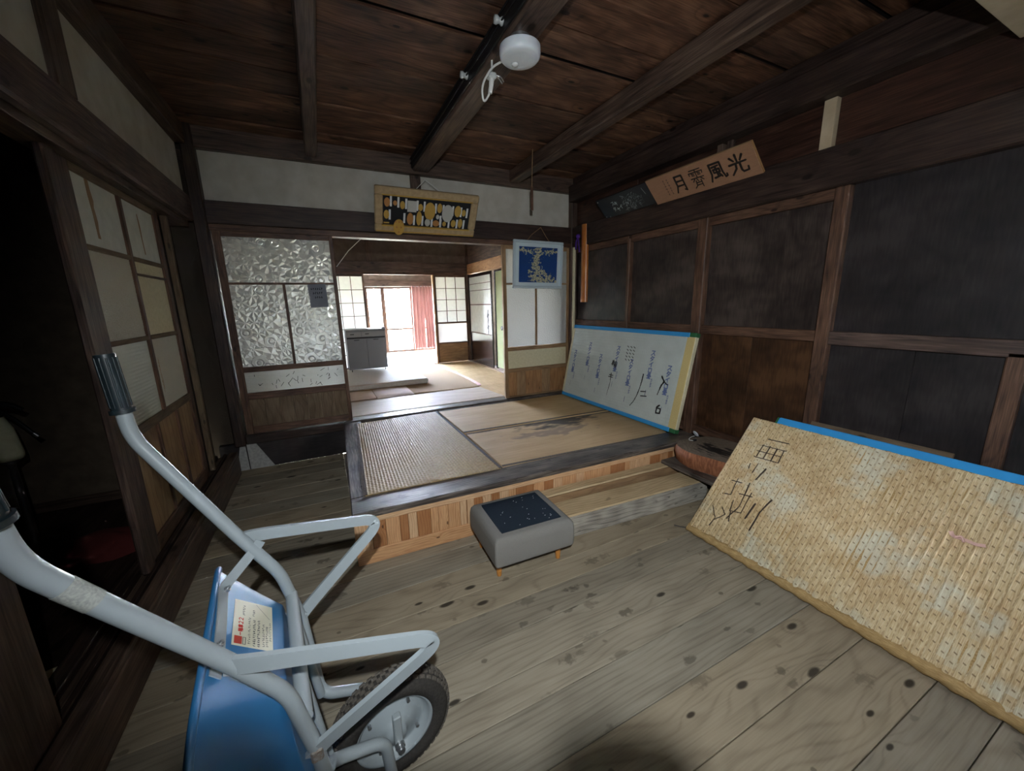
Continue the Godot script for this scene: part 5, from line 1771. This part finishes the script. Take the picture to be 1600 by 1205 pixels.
	for j in cy * 4 + 1:
		var row := PackedVector3Array()
		var v := j / float(cy * 4)
		for i in cx * 4 + 1:
			var u := i / float(cx * 4)
			var d := absf(sin(u * PI * cx)) * absf(sin(v * PI * cy))
			row.append(V(0.03 + u * (L1 - 0.105), 0.035 + (1.0 - v) * (H1 - 0.07), (0.0005 + 0.0032 * sqrt(d) * clampf(1.0, 0, 1)) * nz))
		rows.append(row)
	m4.grid(rows, nz < 0.0)
	for i in m4.u.size():
		m4.u[i] = Vector2(m4.u[i].y, m4.u[i].x)
	add(t4, "quilted_sheet", m4.done(), M.vinyl)
	add(t4, "blue_edge", bx(0.0, H1 - 0.04, 0.003 * nz, L1 - 0.06, H1, -0.052 * nz, 0, 0.004), M.blue_tape)
	add(t4, "blue_edge", bx(0.0, 0.0, 0.003 * nz, L1 - 0.06, 0.04, -0.052 * nz, 0, 0.004), M.blue_tape)
	add(t4, "side_tape", bx(-0.004, 0.04, 0.003 * nz, 0.02, H1 - 0.04, -0.05 * nz, 1, 0.003), M.cream)
	for y in [[0.0, 0.036], [H1 - 0.036, H1]]:
		add(t4, "corner_tab", bx(L1 - 0.06, y[0], 0.003 * nz, L1 + 0.003, y[1], -0.052 * nz, 0, 0.004), M.green_tab)
	add(t4, "straw_end", bx(L1 - 0.074, 0.04, 0.004 * nz, L1, H1 - 0.04, -0.001 * nz, 1, 0.002), M.straw_edge2)

# ---------------------------------------------------------------- pictures, plaques, lamp
func hung_things() -> void:
	# framed display of old coins, tipped forward
	var f := thing("coin_display", "long gilt frame of old coins on black hung over the doorway", "picture frame", V(1.045, 2.14, -3.995))
	f.rotation.x = 0.565
	var W := 0.98
	var H := 0.405
	var fw := 0.072
	add(f, "backing", bx(-W / 2 + 0.02, 0.02, -0.012, W / 2 - 0.02, H - 0.02, 0.004, 0, 0.0), M.velvet)
	for s in [[-W / 2, 0.0, W / 2, fw], [-W / 2, H - fw, W / 2, H]]:
		add(f, "frame_rail", bx(s[0], s[1], -0.016, s[2], s[3], 0.026, 0, 0.01), M.gold_frame)
	for s in [[-W / 2, fw, -W / 2 + fw, H - fw], [W / 2 - fw, fw, W / 2, H - fw]]:
		add(f, "frame_rail", bx(s[0], s[1], -0.016, s[2], s[3], 0.026, 1, 0.01), M.gold_frame)
	for s in [[-W / 2 + fw - 0.012, fw - 0.012, W / 2 - fw + 0.012, fw], [-W / 2 + fw - 0.012, H - fw, W / 2 - fw + 0.012, H - fw + 0.012]]:
		add(f, "inner_slip", bx(s[0], s[1], 0.0, s[2], s[3], 0.03, 0, 0.003), M.gold)
	add(f, "outer_slip", bx(-W / 2 + 0.01, 0.008, 0.02, W / 2 - 0.01, 0.018, 0.031, 0, 0.003), M.gold)
	var iw := W - 2 * fw
	var ih := H - 2 * fw
	# u, v (from the top left), half width, half height, metal
	for c in [[0.045, 0.24, 0.026, 0.040, "copper"], [0.13, 0.25, 0.018, 0.022, "copper"], [0.21, 0.30, 0.022, 0.036, "gold"], [0.41, 0.33, 0.022, 0.032, "gold"], [0.52, 0.44, 0.052, 0.082, "gold"], [0.63, 0.30, 0.024, 0.044, "gold"], [0.73, 0.47, 0.056, 0.082, "silver"], [0.85, 0.36, 0.034, 0.054, "gold"], [0.925, 0.40, 0.020, 0.032, "gold"], [0.04, 0.66, 0.024, 0.040, "gold"], [0.30, 0.76, 0.030, 0.056, "copper"], [0.40, 0.72, 0.026, 0.068, "gold"], [0.50, 0.85, 0.026, 0.036, "silver"], [0.60, 0.86, 0.032, 0.030, "copper"], [0.615, 0.62, 0.016, 0.022, "silver"], [0.70, 0.86, 0.018, 0.024, "gold"], [0.81, 0.82, 0.024, 0.036, "gold"], [0.895, 0.80, 0.022, 0.046, "gold"]]:
		var p := V(-iw / 2 + c[0] * iw, fw + (1.0 - c[1]) * ih, 0.004)
		add(f, "coin", prism(ellipse(c[2], c[3], 20), 0.005), M[c[4]], Transform3D(Basis(), p))
	add(f, "coin", prism(PackedVector2Array([Vector2(-0.042, -0.05), Vector2(0.042, -0.05), Vector2(0.042, 0.05), Vector2(-0.042, 0.05)]), 0.005), M.silver, Transform3D(Basis(), V(-iw / 2 + 0.315 * iw, fw + 0.68 * ih, 0.004)))
	var big := add(f, "coin", prism(ellipse(0.05, 0.075, 24), 0.006), M.gold, Transform3D(Basis(), V(-iw / 2 + 0.17 * iw, fw - 0.012, 0.032)))
	for s in [[-0.03, 0.05], [0.0, 0.05], [0.03, 0.05], [-0.02, 0.0], [0.02, 0.0], [0.0, -0.045]]:
		add(big, "stamp", prism(ellipse(0.008, 0.01, 8), 0.002), M.copper, Transform3D(Basis(), V(s[0], s[1], 0.006)))
	for c in [[0.085, 0.20], [0.165, 0.22], [0.25, 0.25], [0.375, 0.28], [0.455, 0.29], [0.585, 0.32], [0.675, 0.35], [0.79, 0.36], [0.89, 0.38], [0.965, 0.40], [0.075, 0.66], [0.235, 0.75], [0.345, 0.80], [0.44, 0.80], [0.55, 0.84], [0.65, 0.74], [0.655, 0.88], [0.755, 0.86], [0.855, 0.84], [0.94, 0.84]]:
		add(f, "name_card", bx(-0.009, -0.046, 0.0, 0.009, 0.046, 0.003, 1, 0.001), M.card, Transform3D(Basis(), V(-iw / 2 + c[0] * iw, fw + (1.0 - c[1]) * ih, 0.004)))
	add(f, "name_card", bx(-0.025, -0.006, 0.0, 0.025, 0.006, 0.003, 0, 0.001), M.gold, Transform3D(Basis(), V(-iw / 2 + 0.04 * iw, fw + 0.05 * ih, 0.004)))
	add(f, "hanging_cord", tube(PackedVector3Array([V(-0.14, H - 0.03, -0.016), V(-0.07, H + 0.02, -0.07), V(-0.02, H + 0.055, -0.11), V(0.05, H + 0.02, -0.07), V(0.14, H - 0.03, -0.016)]), 0.003, 6), M.cable)
	# aerial photograph in a silver frame
	var g := thing("framed_aerial_photo", "square silver frame with a blue aerial coast picture by the corner", "picture frame", V(2.31, 1.605, -4.0))
	g.rotation.x = 0.05
	g.rotation.z = -0.012
	var w2 := 0.325
	var h2 := 0.522
	for s in [[-w2, 0.0, w2, 0.03, 0], [-w2, h2 - 0.03, w2, h2, 0], [-w2, 0.03, -w2 + 0.03, h2 - 0.03, 1], [w2 - 0.03, 0.03, w2, h2 - 0.03, 1]]:
		add(g, "frame_rail", bx(s[0], s[1], 0.0, s[2], s[3], 0.028, s[4], 0.006), M.silver_frame)
	add(g, "mount_board", bx(-w2 + 0.02, 0.02, 0.004, w2 - 0.02, h2 - 0.02, 0.012, 0, 0.0), M.mount)
	add(g, "photograph", sheet(0.50, 0.385, 0.002), coast_picture(), Transform3D(Basis(), V(0.0, h2 / 2, 0.015)))
	for s in [-1.0, 1.0]:
		add(g, "hanging_cord", tube(PackedVector3Array([V(0.16 * s, h2 - 0.02, 0.0), V(0.09 * s, h2 + 0.06, 0.0), V(0.025, h2 + 0.145, 0.0)]), 0.003, 6), M.light_wood)
	# carved board
	var p := thing("calligraphy_board", "tan wooden board with four large black brushed characters", "plaque", V(2.752, 2.255, -2.205))
	p.basis = Basis(V(0, 0, 1), V(-0.165, 0.17, 0).normalized(), V(0, 0, 1).cross(V(-0.165, 0.17, 0).normalized()))
	add(p, "board", bx(-0.452, 0.0, -0.018, 0.452, 0.235, 0.0, 0, 0.003), M.light_wood)
	add(p, "end_grain", bx(0.452, 0.002, -0.017, 0.455, 0.233, -0.001, 1, 0.0), M.tan_wood)
	add(p, "lettering", sheet(0.90, 0.23, 0.0008), plaque_picture(), Transform3D(Basis(), V(0, 0.1175, 0.001)))
	# black lacquer panel beside it
	var q := thing("slate_panel", "black panel with a faint chalk-white drawing next to the board", "plaque", V(2.752, 2.268, -3.0))
	q.basis = p.basis
	add(q, "panel", bx(-0.335, 0.0, -0.016, 0.335, 0.215, 0.0, 0, 0.004), M.black)
	add(q, "drawing", sheet(0.65, 0.20, 0.0008), slate_picture(), Transform3D(Basis(), V(0, 0.1075, 0.001)))
	for s in [[-0.31, 0.02], [-0.26, 0.012], [-0.31, 0.195]]:
		add(q, "stud", lathe([[0.007, 0.0], [0.007, 0.004], [0.0, 0.006]], 10), M.steel, Transform3D(Basis(V(1, 0, 0), PI / 2), V(s[0], s[1], 0.001)))
	# bamboo strip with a ribbon
	var b := thing("bamboo_vase", "orange split-bamboo hanging strip with a purple ribbon in the corner", "ornament", V(2.79, 1.44, -3.74))
	var mb := MB.new()
	for side in [0, 1]:
		var rows := []
		for j in 25:
			var row := PackedVector3Array()
			for k in 13:
				var a := -0.9 + PI * 1.15 * k / 12.0
				var r := (0.05 if side == 0 else 0.042) + (0.003 if (j == 5 or j == 12 or j == 19) else 0.0)
				row.append(V(0.0 - r * sin(a) * 0.7, 0.85 * j / 24.0, r * cos(a) * 1.0))
			rows.append(row)
		mb.grid(rows, side == 0)
	add(b, "culm", mb.done(), M.bamboo)
	add(b, "torn_edge", tube(PackedVector3Array([V(0.0, 0.0, -0.046), V(-0.004, 0.2, -0.047), V(0.002, 0.35, -0.046), V(-0.002, 0.46, -0.047)]), 0.006, 6), M.card)
	var pr := thing("ribbon", "purple ribbon tied at the top of the bamboo strip", "ribbon", V(2.735, 2.06, -3.80))
	add(pr, "knot", smooth_lathe([[0.0, -0.025], [0.02, -0.015], [0.026, 0.0], [0.02, 0.018], [0.0, 0.025]], 12), M.purple, Transform3D(Basis(), V(0, 0.11, 0)))
	for s in [[-0.02, 0.0], [0.015, 0.03]]:
		add(pr, "tail", bar(rounded([V(0, 0.11, 0), V(s[0], 0.05, -0.012), V(s[0] * 1.4, -0.03 - s[1], 0.0)], 0.03, 4), 0.004, 0.03, V(1, 0, 0.2)), M.purple)
	# ceiling lamp, unlit
	var l := thing("ceiling_lamp", "round white drum lamp under the middle ceiling beam, switched off", "lamp", V(1.015, 2.60, -1.905))
	add(l, "drum", smooth_lathe([[0.0, 0.0], [0.06, 0.0], [0.088, 0.003], [0.097, 0.012], [0.1, 0.028], [0.099, 0.052], [0.096, 0.056], [0.0, 0.056]], 48), M.white_plastic)
	add(l, "mount_plate", lathe([[0.05, 0.056], [0.05, 0.095], [0.0, 0.095]], 24), M.steel)
	add(l, "sensor", smooth_lathe([[0.0, -0.010], [0.008, -0.010], [0.016, -0.005], [0.018, 0.001], [0.0, 0.001]], 20), M.card, Transform3D(Basis(), V(-0.01, 0.0, -0.035)))
	var cord := rounded([V(-0.05, 0.03, -0.085), V(-0.09, 0.02, -0.14), V(-0.115, -0.03, -0.22), V(-0.095, -0.10, -0.25), V(-0.075, -0.07, -0.21), V(-0.065, -0.01, -0.20), V(-0.06, 0.085, -0.20)], 0.04, 6)
	add(l, "power_cord", tube(cord, 0.0055, 8), M.cable)
	add(l, "plug", tube(PackedVector3Array([V(-0.073, -0.065, -0.208), V(-0.068, -0.035, -0.203), V(-0.064, 0.0, -0.20)]), 0.011, 10, 0.014), M.cable)
	add(l, "connector", bx(-0.085, 0.0, -0.225, -0.04, 0.03, -0.185, 0, 0.006), M.ceramic)
	for s in [0.012, 0.03]:
		add(l, "wire_tail", tube(rounded([V(-0.05, 0.02, -0.20), V(-0.02, 0.015, -0.215 + s), V(0.005, 0.0, -0.23 + s)], 0.02, 4), 0.004, 6), M.steel)
	# porcelain knobs and old wiring along the beam
	for s in [[-2.42, "porcelain knob holding old wiring on the beam, by the lamp cord"], [-1.93, "porcelain knob holding old wiring on the beam, beside the drum lamp"]]:
		var kb := thing("porcelain_knob", s[1], "insulator", V(0.938, 2.755, s[0]), "wiring knobs on the middle beam")
		add(kb, "body", smooth_lathe([[0.0, 0.0], [0.017, 0.0], [0.019, 0.006], [0.013, 0.015], [0.013, 0.022], [0.019, 0.032], [0.017, 0.044], [0.0, 0.046]], 18), M.ceramic, Transform3D(Basis(V(0, 0, 1), PI / 2), Vector3.ZERO))
	for y in [2.752, 2.79]:
		var wr := thing("old_wire", "upper of two old black wires along the middle beam" if y > 2.77 else "lower of two old black wires along the middle beam", "wire", V(0.928, y, 0))
		add(wr, "conductor", tube(PackedVector3Array([V(0, 0, 1.2), V(0, -0.006, -1.0), V(-0.002, 0, -1.93), V(-0.002, -0.004, -2.2), V(-0.002, 0, -2.42), V(0, -0.006, -3.2), V(0, 0, -3.98)]), 0.0045, 6), M.black)
	# pull cord with a tag near the third beam
	var pc := thing("pull_cord", "thin brown cord with a paper tag hanging from the ceiling", "cord", V(1.915, 2.30, -3.4))
	add(pc, "cord", tube(PackedVector3Array([V(0.0, 0.2, 0), V(0.004, 0.36, 0), V(0.012, 0.524, 0)]), 0.004, 6), M.light_wood)
	add(pc, "tag", bx(-0.014, 0.0, -0.003, 0.014, 0.21, 0.003, 1, 0.002), M.frame)
	# string across the doorway
	var sg := thing("string", "slack string slanting across the top of the open doorway", "string", V(0.20, 2.12, -4.13))
	add(sg, "strand", tube(PackedVector3Array([V(0.0, -0.30, 0), V(0.12, -0.15, -0.02), V(0.26, -0.02, -0.04)]), 0.003, 6), M.cable)

func coast_picture() -> StandardMaterial3D:
	var n := noise(7, 1.0, 4)
	var f := func(x: int, y: int) -> Color:
		var u := x / 260.0
		var v := y / 200.0
		var d := 9.0
		# spit of land: a spine from the top bar down to the lower right
		var sp := [[Vector2(0.0, 0.10), Vector2(0.45, 0.14)], [Vector2(0.4, 0.16), Vector2(1.0, 0.10)], [Vector2(0.5, 0.12), Vector2(0.42, 0.45)], [Vector2(0.42, 0.45), Vector2(0.48, 0.75)], [Vector2(0.5, 0.6), Vector2(0.9, 0.95)], [Vector2(0.38, 0.85), Vector2(0.7, 0.95)], [Vector2(0.3, 0.7), Vector2(0.5, 0.85)]]
		var wd := [0.035, 0.035, 0.08, 0.09, 0.05, 0.09, 0.04]
		for i in sp.size():
			var q := Geometry2D.get_closest_point_to_segment(Vector2(u, v), sp[i][0], sp[i][1])
			d = minf(d, q.distance_to(Vector2(u, v)) - float(wd[i]))
		d += 0.16 * n.get_noise_2d(u * 11.0, v * 11.0)
		var t := 0.5 + 0.5 * n.get_noise_2d(u * 30.0, v * 30.0)
		if d < 0.0:
			return rgb8(222, 212, 172).lerp(rgb8(70, 80, 86), clampf(t * 3.0 - 1.2, 0, 1))
		return rgb8(26, 58, 116).lerp(rgb8(34, 84, 140), t * 0.7)
	var m := flat_picture(picture(260, 200, f), 0.3)
	return m

func plaque_picture() -> StandardMaterial3D:
	var n := noise(17, 1.0, 3)
	var f := func(x: int, y: int) -> Color:
		var t := 0.5 + 0.5 * n.get_noise_2d(x * 0.01, y * 0.35)
		return rgb8(168, 128, 98).lerp(rgb8(138, 102, 78), t)
	var im := picture(900, 230, f)
	var ink := Color(0.10, 0.08, 0.07, 0.96)
	var x := 770.0
	for g in ["light", "wind", "clear", "moon"]:
		glyph(im, K[g], Vector2(x, 116), Vector2(140, 150) if g != "clear" else Vector2(132, 160), 17 if g != "clear" else 10, ink, 0.0, 0.25)
		x -= 158.0
	var r := RandomNumberGenerator.new()
	r.seed = 2
	for c in [160.0, 196.0]:
		for k in 6:
			var y := 50.0 + k * 24
			stroke(im, [Vector2(c + r.randf_range(-10, 0), y), Vector2(c + r.randf_range(2, 12), y + r.randf_range(-4, 8))], 3, Color(0.2, 0.15, 0.12, 0.7))
			stroke(im, [Vector2(c + 2, y - 8), Vector2(c, y + 10)], 3, Color(0.2, 0.15, 0.12, 0.6))
	return flat_picture(im, 0.6)

func slate_picture() -> StandardMaterial3D:
	var im := Image.create(520, 160, false, Image.FORMAT_RGB8)
	im.fill(rgb8(28, 32, 34))
	var ch := Color(0.72, 0.76, 0.76, 0.5)
	var r := RandomNumberGenerator.new()
	r.seed = 12
	for k in 46:
		var a := Vector2(r.randf_range(250, 430), r.randf_range(30, 140))
		stroke(im, [a, a + Vector2(r.randf_range(-34, 20), r.randf_range(-24, 26)), a + Vector2(r.randf_range(-50, 40), r.randf_range(-10, 40))], 2.2, Color(ch.r, ch.g, ch.b, r.randf_range(0.2, 0.55)), 0.5)
	for g in [["su", 150, 60], ["ki", 180, 66], ["ta", 140, 108], ["ya", 176, 116], ["i", 212, 104]]:
		glyph(im, K[g[0]], Vector2(g[1], g[2]), Vector2(34, 36), 4, Color(0.7, 0.76, 0.76, 0.65), -0.1)
	stroke(im, [Vector2(470, 20), Vector2(482, 70)], 5, Color(0.55, 0.58, 0.56, 0.5))
	return flat_picture(im, 0.35)

# ---------------------------------------------------------------- the photographer, standing behind the lens
# body from tapered bones joined smoothly: [from, radius, to, radius, colour index]
class Flesh:
	var v := PackedVector3Array()
	var n := PackedVector3Array()
	var c := PackedColorArray()
	var ix := PackedInt32Array()

	func bone_dist(p: Vector3, b: Array) -> float:
		var a: Vector3 = b[0]
		var ab: Vector3 = (b[2] as Vector3) - a
		var h := clampf((p - a).dot(ab) / maxf(ab.length_squared(), 1e-9), 0.0, 1.0)
		return (p - a - ab * h).length() - lerpf(b[1], b[3], h)

	func grow(bones: Array, cell: float, k: float, tint: Array) -> void:
		var lo := V3(1e9)
		var hi := V3(-1e9)
		for b in bones:
			for e in [0, 2]:
				var r := V3(float(b[e + 1]) + 3.0 * cell)
				lo = lo.min((b[e] as Vector3) - r)
				hi = hi.max((b[e] as Vector3) + r)
		var d := Vector3i(((hi - lo) / cell).ceil()) + Vector3i(2, 2, 2)
		var f := PackedFloat32Array()
		f.resize(d.x * d.y * d.z)
		f.fill(1.0)
		var near := PackedInt32Array()
		near.resize(f.size())
		var best := PackedFloat32Array()
		best.resize(f.size())
		best.fill(1e9)
		var sx := d.y * d.z
		var sy := d.z
		for b in bones:
			var m := k + 2.5 * cell
			var l := ((b[0] as Vector3) - V3(float(b[1]) + m)).min((b[2] as Vector3) - V3(float(b[3]) + m))
			var u := ((b[0] as Vector3) + V3(float(b[1]) + m)).max((b[2] as Vector3) + V3(float(b[3]) + m))
			var i0 := Vector3i(((l - lo) / cell).floor()).clamp(Vector3i.ZERO, d - Vector3i.ONE)
			var i1 := Vector3i(((u - lo) / cell).ceil()).clamp(Vector3i.ZERO, d - Vector3i.ONE)
			for x in range(i0.x, i1.x + 1):
				for y in range(i0.y, i1.y + 1):
					for z in range(i0.z, i1.z + 1):
						var at := x * sx + y * sy + z
						var q := bone_dist(lo + Vector3(x, y, z) * cell, b)
						if q < best[at]:
							best[at] = q
							near[at] = b[4]
						var g := f[at]
						var h := maxf(k - absf(g - q), 0.0) / k
						f[at] = minf(g, q) - h * h * k * 0.25
		var id := PackedInt32Array()
		id.resize(f.size())
		id.fill(-1)
		var o := PackedInt32Array([0, 1, sy, sy + 1, sx, sx + 1, sx + sy, sx + sy + 1])
		var co := [Vector3(0, 0, 0), Vector3(0, 0, 1), Vector3(0, 1, 0), Vector3(0, 1, 1), Vector3(1, 0, 0), Vector3(1, 0, 1), Vector3(1, 1, 0), Vector3(1, 1, 1)]
		var ed := [[0, 1], [2, 3], [4, 5], [6, 7], [0, 2], [1, 3], [4, 6], [5, 7], [0, 4], [1, 5], [2, 6], [3, 7]]
		for x in d.x - 1:
			for y in d.y - 1:
				for z in d.z - 1:
					var at := x * sx + y * sy + z
					var neg := 0
					for e in o:
						if f[at + e] < 0.0:
							neg += 1
					if neg == 0 or neg == 8:
						continue
					var s := Vector3.ZERO
					var w := 0
					for e in ed:
						var fa := f[at + o[e[0]]]
						var fb := f[at + o[e[1]]]
						if (fa < 0.0) != (fb < 0.0):
							s += (co[e[0]] as Vector3).lerp(co[e[1]], fa / (fa - fb))
							w += 1
					id[at] = v.size()
					v.append(lo + (Vector3(x, y, z) + s / w) * cell)
					var gr := Vector3(f[at + sx] + f[at + sx + sy] + f[at + sx + 1] + f[at + sx + sy + 1] - f[at] - f[at + sy] - f[at + 1] - f[at + sy + 1], f[at + sy] + f[at + sx + sy] + f[at + sy + 1] + f[at + sx + sy + 1] - f[at] - f[at + sx] - f[at + 1] - f[at + sx + 1], f[at + 1] + f[at + sx + 1] + f[at + sy + 1] + f[at + sx + sy + 1] - f[at] - f[at + sx] - f[at + sy] - f[at + sx + sy])
					n.append(gr.normalized())
					c.append(tint[near[at]])
		for x in range(1, d.x - 1):
			for y in range(1, d.y - 1):
				for z in range(1, d.z - 1):
					var at := x * sx + y * sy + z
					var here := f[at] < 0.0
					for e in [[sx, sy, 1], [sy, sx, 1], [1, sx, sy]]:
						if (f[at + e[0]] < 0.0) == here:
							continue
						var q := [id[at], id[at - e[1]], id[at - e[1] - e[2]], id[at - e[2]]]
						if q.min() < 0:
							continue
						var k2 := (v[q[1]] - v[q[0]]).cross(v[q[2]] - v[q[0]])
						if k2.dot(n[q[0]] + n[q[2]]) > 0.0:
							ix.append_array([q[0], q[2], q[1], q[0], q[3], q[2]])
						else:
							ix.append_array([q[0], q[1], q[2], q[0], q[2], q[3]])

	func V3(a: float) -> Vector3:
		return Vector3(a, a, a)

	func done() -> ArrayMesh:
		var arr := []
		arr.resize(Mesh.ARRAY_MAX)
		arr[Mesh.ARRAY_VERTEX] = v
		arr[Mesh.ARRAY_NORMAL] = n
		arr[Mesh.ARRAY_COLOR] = c
		arr[Mesh.ARRAY_INDEX] = ix
		var m := ArrayMesh.new()
		m.add_surface_from_arrays(Mesh.PRIMITIVE_TRIANGLES, arr)
		return m

func photographer() -> void:
	# own axes: facing -z, ground under the head at the origin
	var yaw := Basis(V(0, 1, 0), -0.4547)
	var lens := V(-0.052, 1.45, -0.27)
	var foot := V(0, 1.45, 0) - yaw * lens
	foot.y = 0.0
	var t := thing("person", "person in dark jacket and trousers holding up a phone in both hands", "person", foot)
	t.basis = yaw
	var tint := [Color(0.30, 0.17, 0.11), Color(0.02, 0.02, 0.022), Color(0.03, 0.034, 0.042), Color(0.02, 0.022, 0.03), Color(0.012, 0.012, 0.013)]
	var fl := Flesh.new()
	var body := []
	body.append([V(0, 1.38, 0.05), 0.105, V(0, 1.12, 0.05), 0.118, 2])
	body.append([V(0, 1.12, 0.05), 0.118, V(0, 0.98, 0.05), 0.125, 2])
	body.append([V(0, 1.40, 0.045), 0.085, V(0, 1.50, 0.03), 0.06, 2])
	for s in [-1.0, 1.0]:
		body.append([V(0.05 * s, 1.36, 0.05), 0.10, V(0.165 * s, 1.405, 0.05), 0.062, 2])
		body.append([V(0.06 * s, 1.22, 0.04), 0.10, V(0.07 * s, 1.0, 0.05), 0.105, 2])
		body.append([V(0.175 * s, 1.395, 0.05), 0.058, V(0.225 * s, 1.15, 0.0), 0.047, 2])
		var wr := V(0.085, 1.385, -0.235) if s > 0.0 else V(-0.195, 1.385, -0.235)
		body.append([V(0.225 * s, 1.15, 0.0), 0.046, V(0.225 * s, 1.15, 0.0).lerp(wr, 0.88), 0.034, 2])
		body.append([V(0.085 * s, 0.95, 0.055), 0.105, V(0.10 * s, 0.52, 0.03), 0.066, 3])
		body.append([V(0.10 * s, 0.52, 0.03), 0.066, V(0.105 * s, 0.10, 0.07), 0.048, 3])
		body.append([V(0.105 * s, 0.052, 0.09), 0.046, V(0.125 * s, 0.042, -0.12), 0.04, 4])
	fl.grow(body, 0.016, 0.035, tint)
	# head: skull, jaw, nose, ears, hair
	var head := [
		[V(0, 1.47, 0.035), 0.05, V(0, 1.60, 0.015), 0.05, 0],
		[V(0, 1.70, -0.005), 0.088, V(0, 1.675, -0.02), 0.078, 0],
		[V(0, 1.65, -0.03), 0.068, V(0, 1.585, -0.055), 0.04, 0],
		[V(0, 1.668, -0.095), 0.010, V(0, 1.628, -0.118), 0.013, 0],
		[V(-0.018, 1.598, -0.092), 0.009, V(0.018, 1.598, -0.092), 0.009, 0],
		[V(-0.036, 1.682, -0.088), 0.010, V(-0.02, 1.684, -0.094), 0.010, 0],
		[V(0.036, 1.682, -0.088), 0.010, V(0.02, 1.684, -0.094), 0.010, 0],
		[V(0, 1.745, 0.01), 0.078, V(0, 1.70, 0.055), 0.070, 1],
		[V(0, 1.70, 0.05), 0.068, V(0, 1.60, 0.055), 0.045, 1]]
	for s in [-1.0, 1.0]:
		head.append([V(0.084 * s, 1.685, 0.008), 0.012, V(0.082 * s, 1.645, 0.0), 0.010, 0])
	fl.grow(head, 0.0075, 0.022, tint)
	# hands: palm, thumb on the screen side, index over the top edge, three fingers behind the phone
	for s in [-1.0, 1.0]:
		var e := 0.040 if s > 0.0 else -0.124          # end of the phone
		var wr := V(0.085, 1.385, -0.235) if s > 0.0 else V(-0.195, 1.385, -0.235)
		var pal := V(e + 0.030 * s, 1.428, -0.262)
		var hand := []
		hand.append([wr, 0.026, pal, 0.024, 0])
		hand.append([V(e + 0.034 * s, 1.405, -0.262), 0.017, V(e + 0.034 * s, 1.458, -0.266), 0.017, 0])
		hand.append([V(e + 0.022 * s, 1.395, -0.258), 0.015, V(e + 0.026 * s, 1.452, -0.264), 0.015, 0])
		# thumb
		hand.append([V(e + 0.030 * s, 1.412, -0.250), 0.012, V(e + 0.008 * s, 1.424, -0.240), 0.010, 0])
		hand.append([V(e + 0.008 * s, 1.424, -0.240), 0.010, V(e - 0.020 * s, 1.434, -0.243), 0.0085, 0])
		# index
		hand.append([V(e + 0.034 * s, 1.468, -0.268), 0.0105, V(e + 0.020 * s, 1.492, -0.272), 0.0095, 0])
		hand.append([V(e + 0.020 * s, 1.492, -0.272), 0.0095, V(e - 0.004 * s, 1.499, -0.272), 0.009, 0])
		hand.append([V(e - 0.004 * s, 1.499, -0.272), 0.009, V(e - 0.024 * s, 1.498, -0.270), 0.008, 0])
		# middle, ring and little finger
		for q in [[1.452, 0.0095, 0.030], [1.430, 0.009, 0.026], [1.408, 0.008, 0.018]]:
			hand.append([V(e + 0.034 * s, q[0], -0.270), q[1], V(e + 0.014 * s, q[0] - 0.002, -0.289), q[1] * 0.95, 0])
			hand.append([V(e + 0.014 * s, q[0] - 0.002, -0.289), q[1] * 0.95, V(e + (0.014 - q[2]) * s, q[0] - 0.006, -0.287), q[1] * 0.85, 0])
		fl.grow(hand, 0.0042, 0.006, tint)
	var m := mat(Color.WHITE, 0.8, 0.3)
	m.vertex_color_use_as_albedo = true
	add(t, "body", fl.done(), m)
	for s in [-1.0, 1.0]:
		add(t, "eye", smooth_lathe([[0.0, -0.009], [0.006, -0.006], [0.009, 0.0], [0.006, 0.006], [0.0, 0.009]], 12), M.card, Transform3D(Basis(), V(0.03 * s, 1.668, -0.089)))
	# the phone, square to the picture, its lens at the camera
	var ph := thing("smartphone", "dark phone held level in both hands with its lens to the room", "phone", V(0, 1.45, 0))
	ph.rotation = V(-0.2122815, -0.4547422, -0.0224464)
	add(ph, "body", bx(-0.072, -0.037, 0.006, 0.090, 0.038, 0.0145, 0, 0.003), M.black)
	add(ph, "screen", bx(-0.069, -0.034, 0.0145, 0.087, 0.035, 0.015, 0, 0.0), M.lacquer)
	# head torch: strap, housing and lit lens
	var hl := thing("head_torch", "small head torch strapped round the forehead, switched on", "torch", foot + yaw * V(0, 1.722, 0.0))
	hl.basis = yaw
	var ring := PackedVector3Array()
	for k in 33:
		var a := TAU * k / 32.0
		ring.append(V(0.092 * sin(a), 0.004 * cos(a), -0.010 - 0.098 * cos(a) + 0.03))
	add(hl, "strap", bar(ring, 0.022, 0.004, V(0, 1, 0)), M.black)
	add(hl, "housing", bx(-0.026, -0.017, -0.078, 0.026, 0.017, -0.108, 0, 0.005), M.black)
	add(hl, "lens", lathe([[0.013, 0.0], [0.012, 0.003], [0.0, 0.003]], 20), M.torch_lens, Transform3D(Basis(V(1, 0, 0), -PI / 2), V(0, 0, -0.108)))
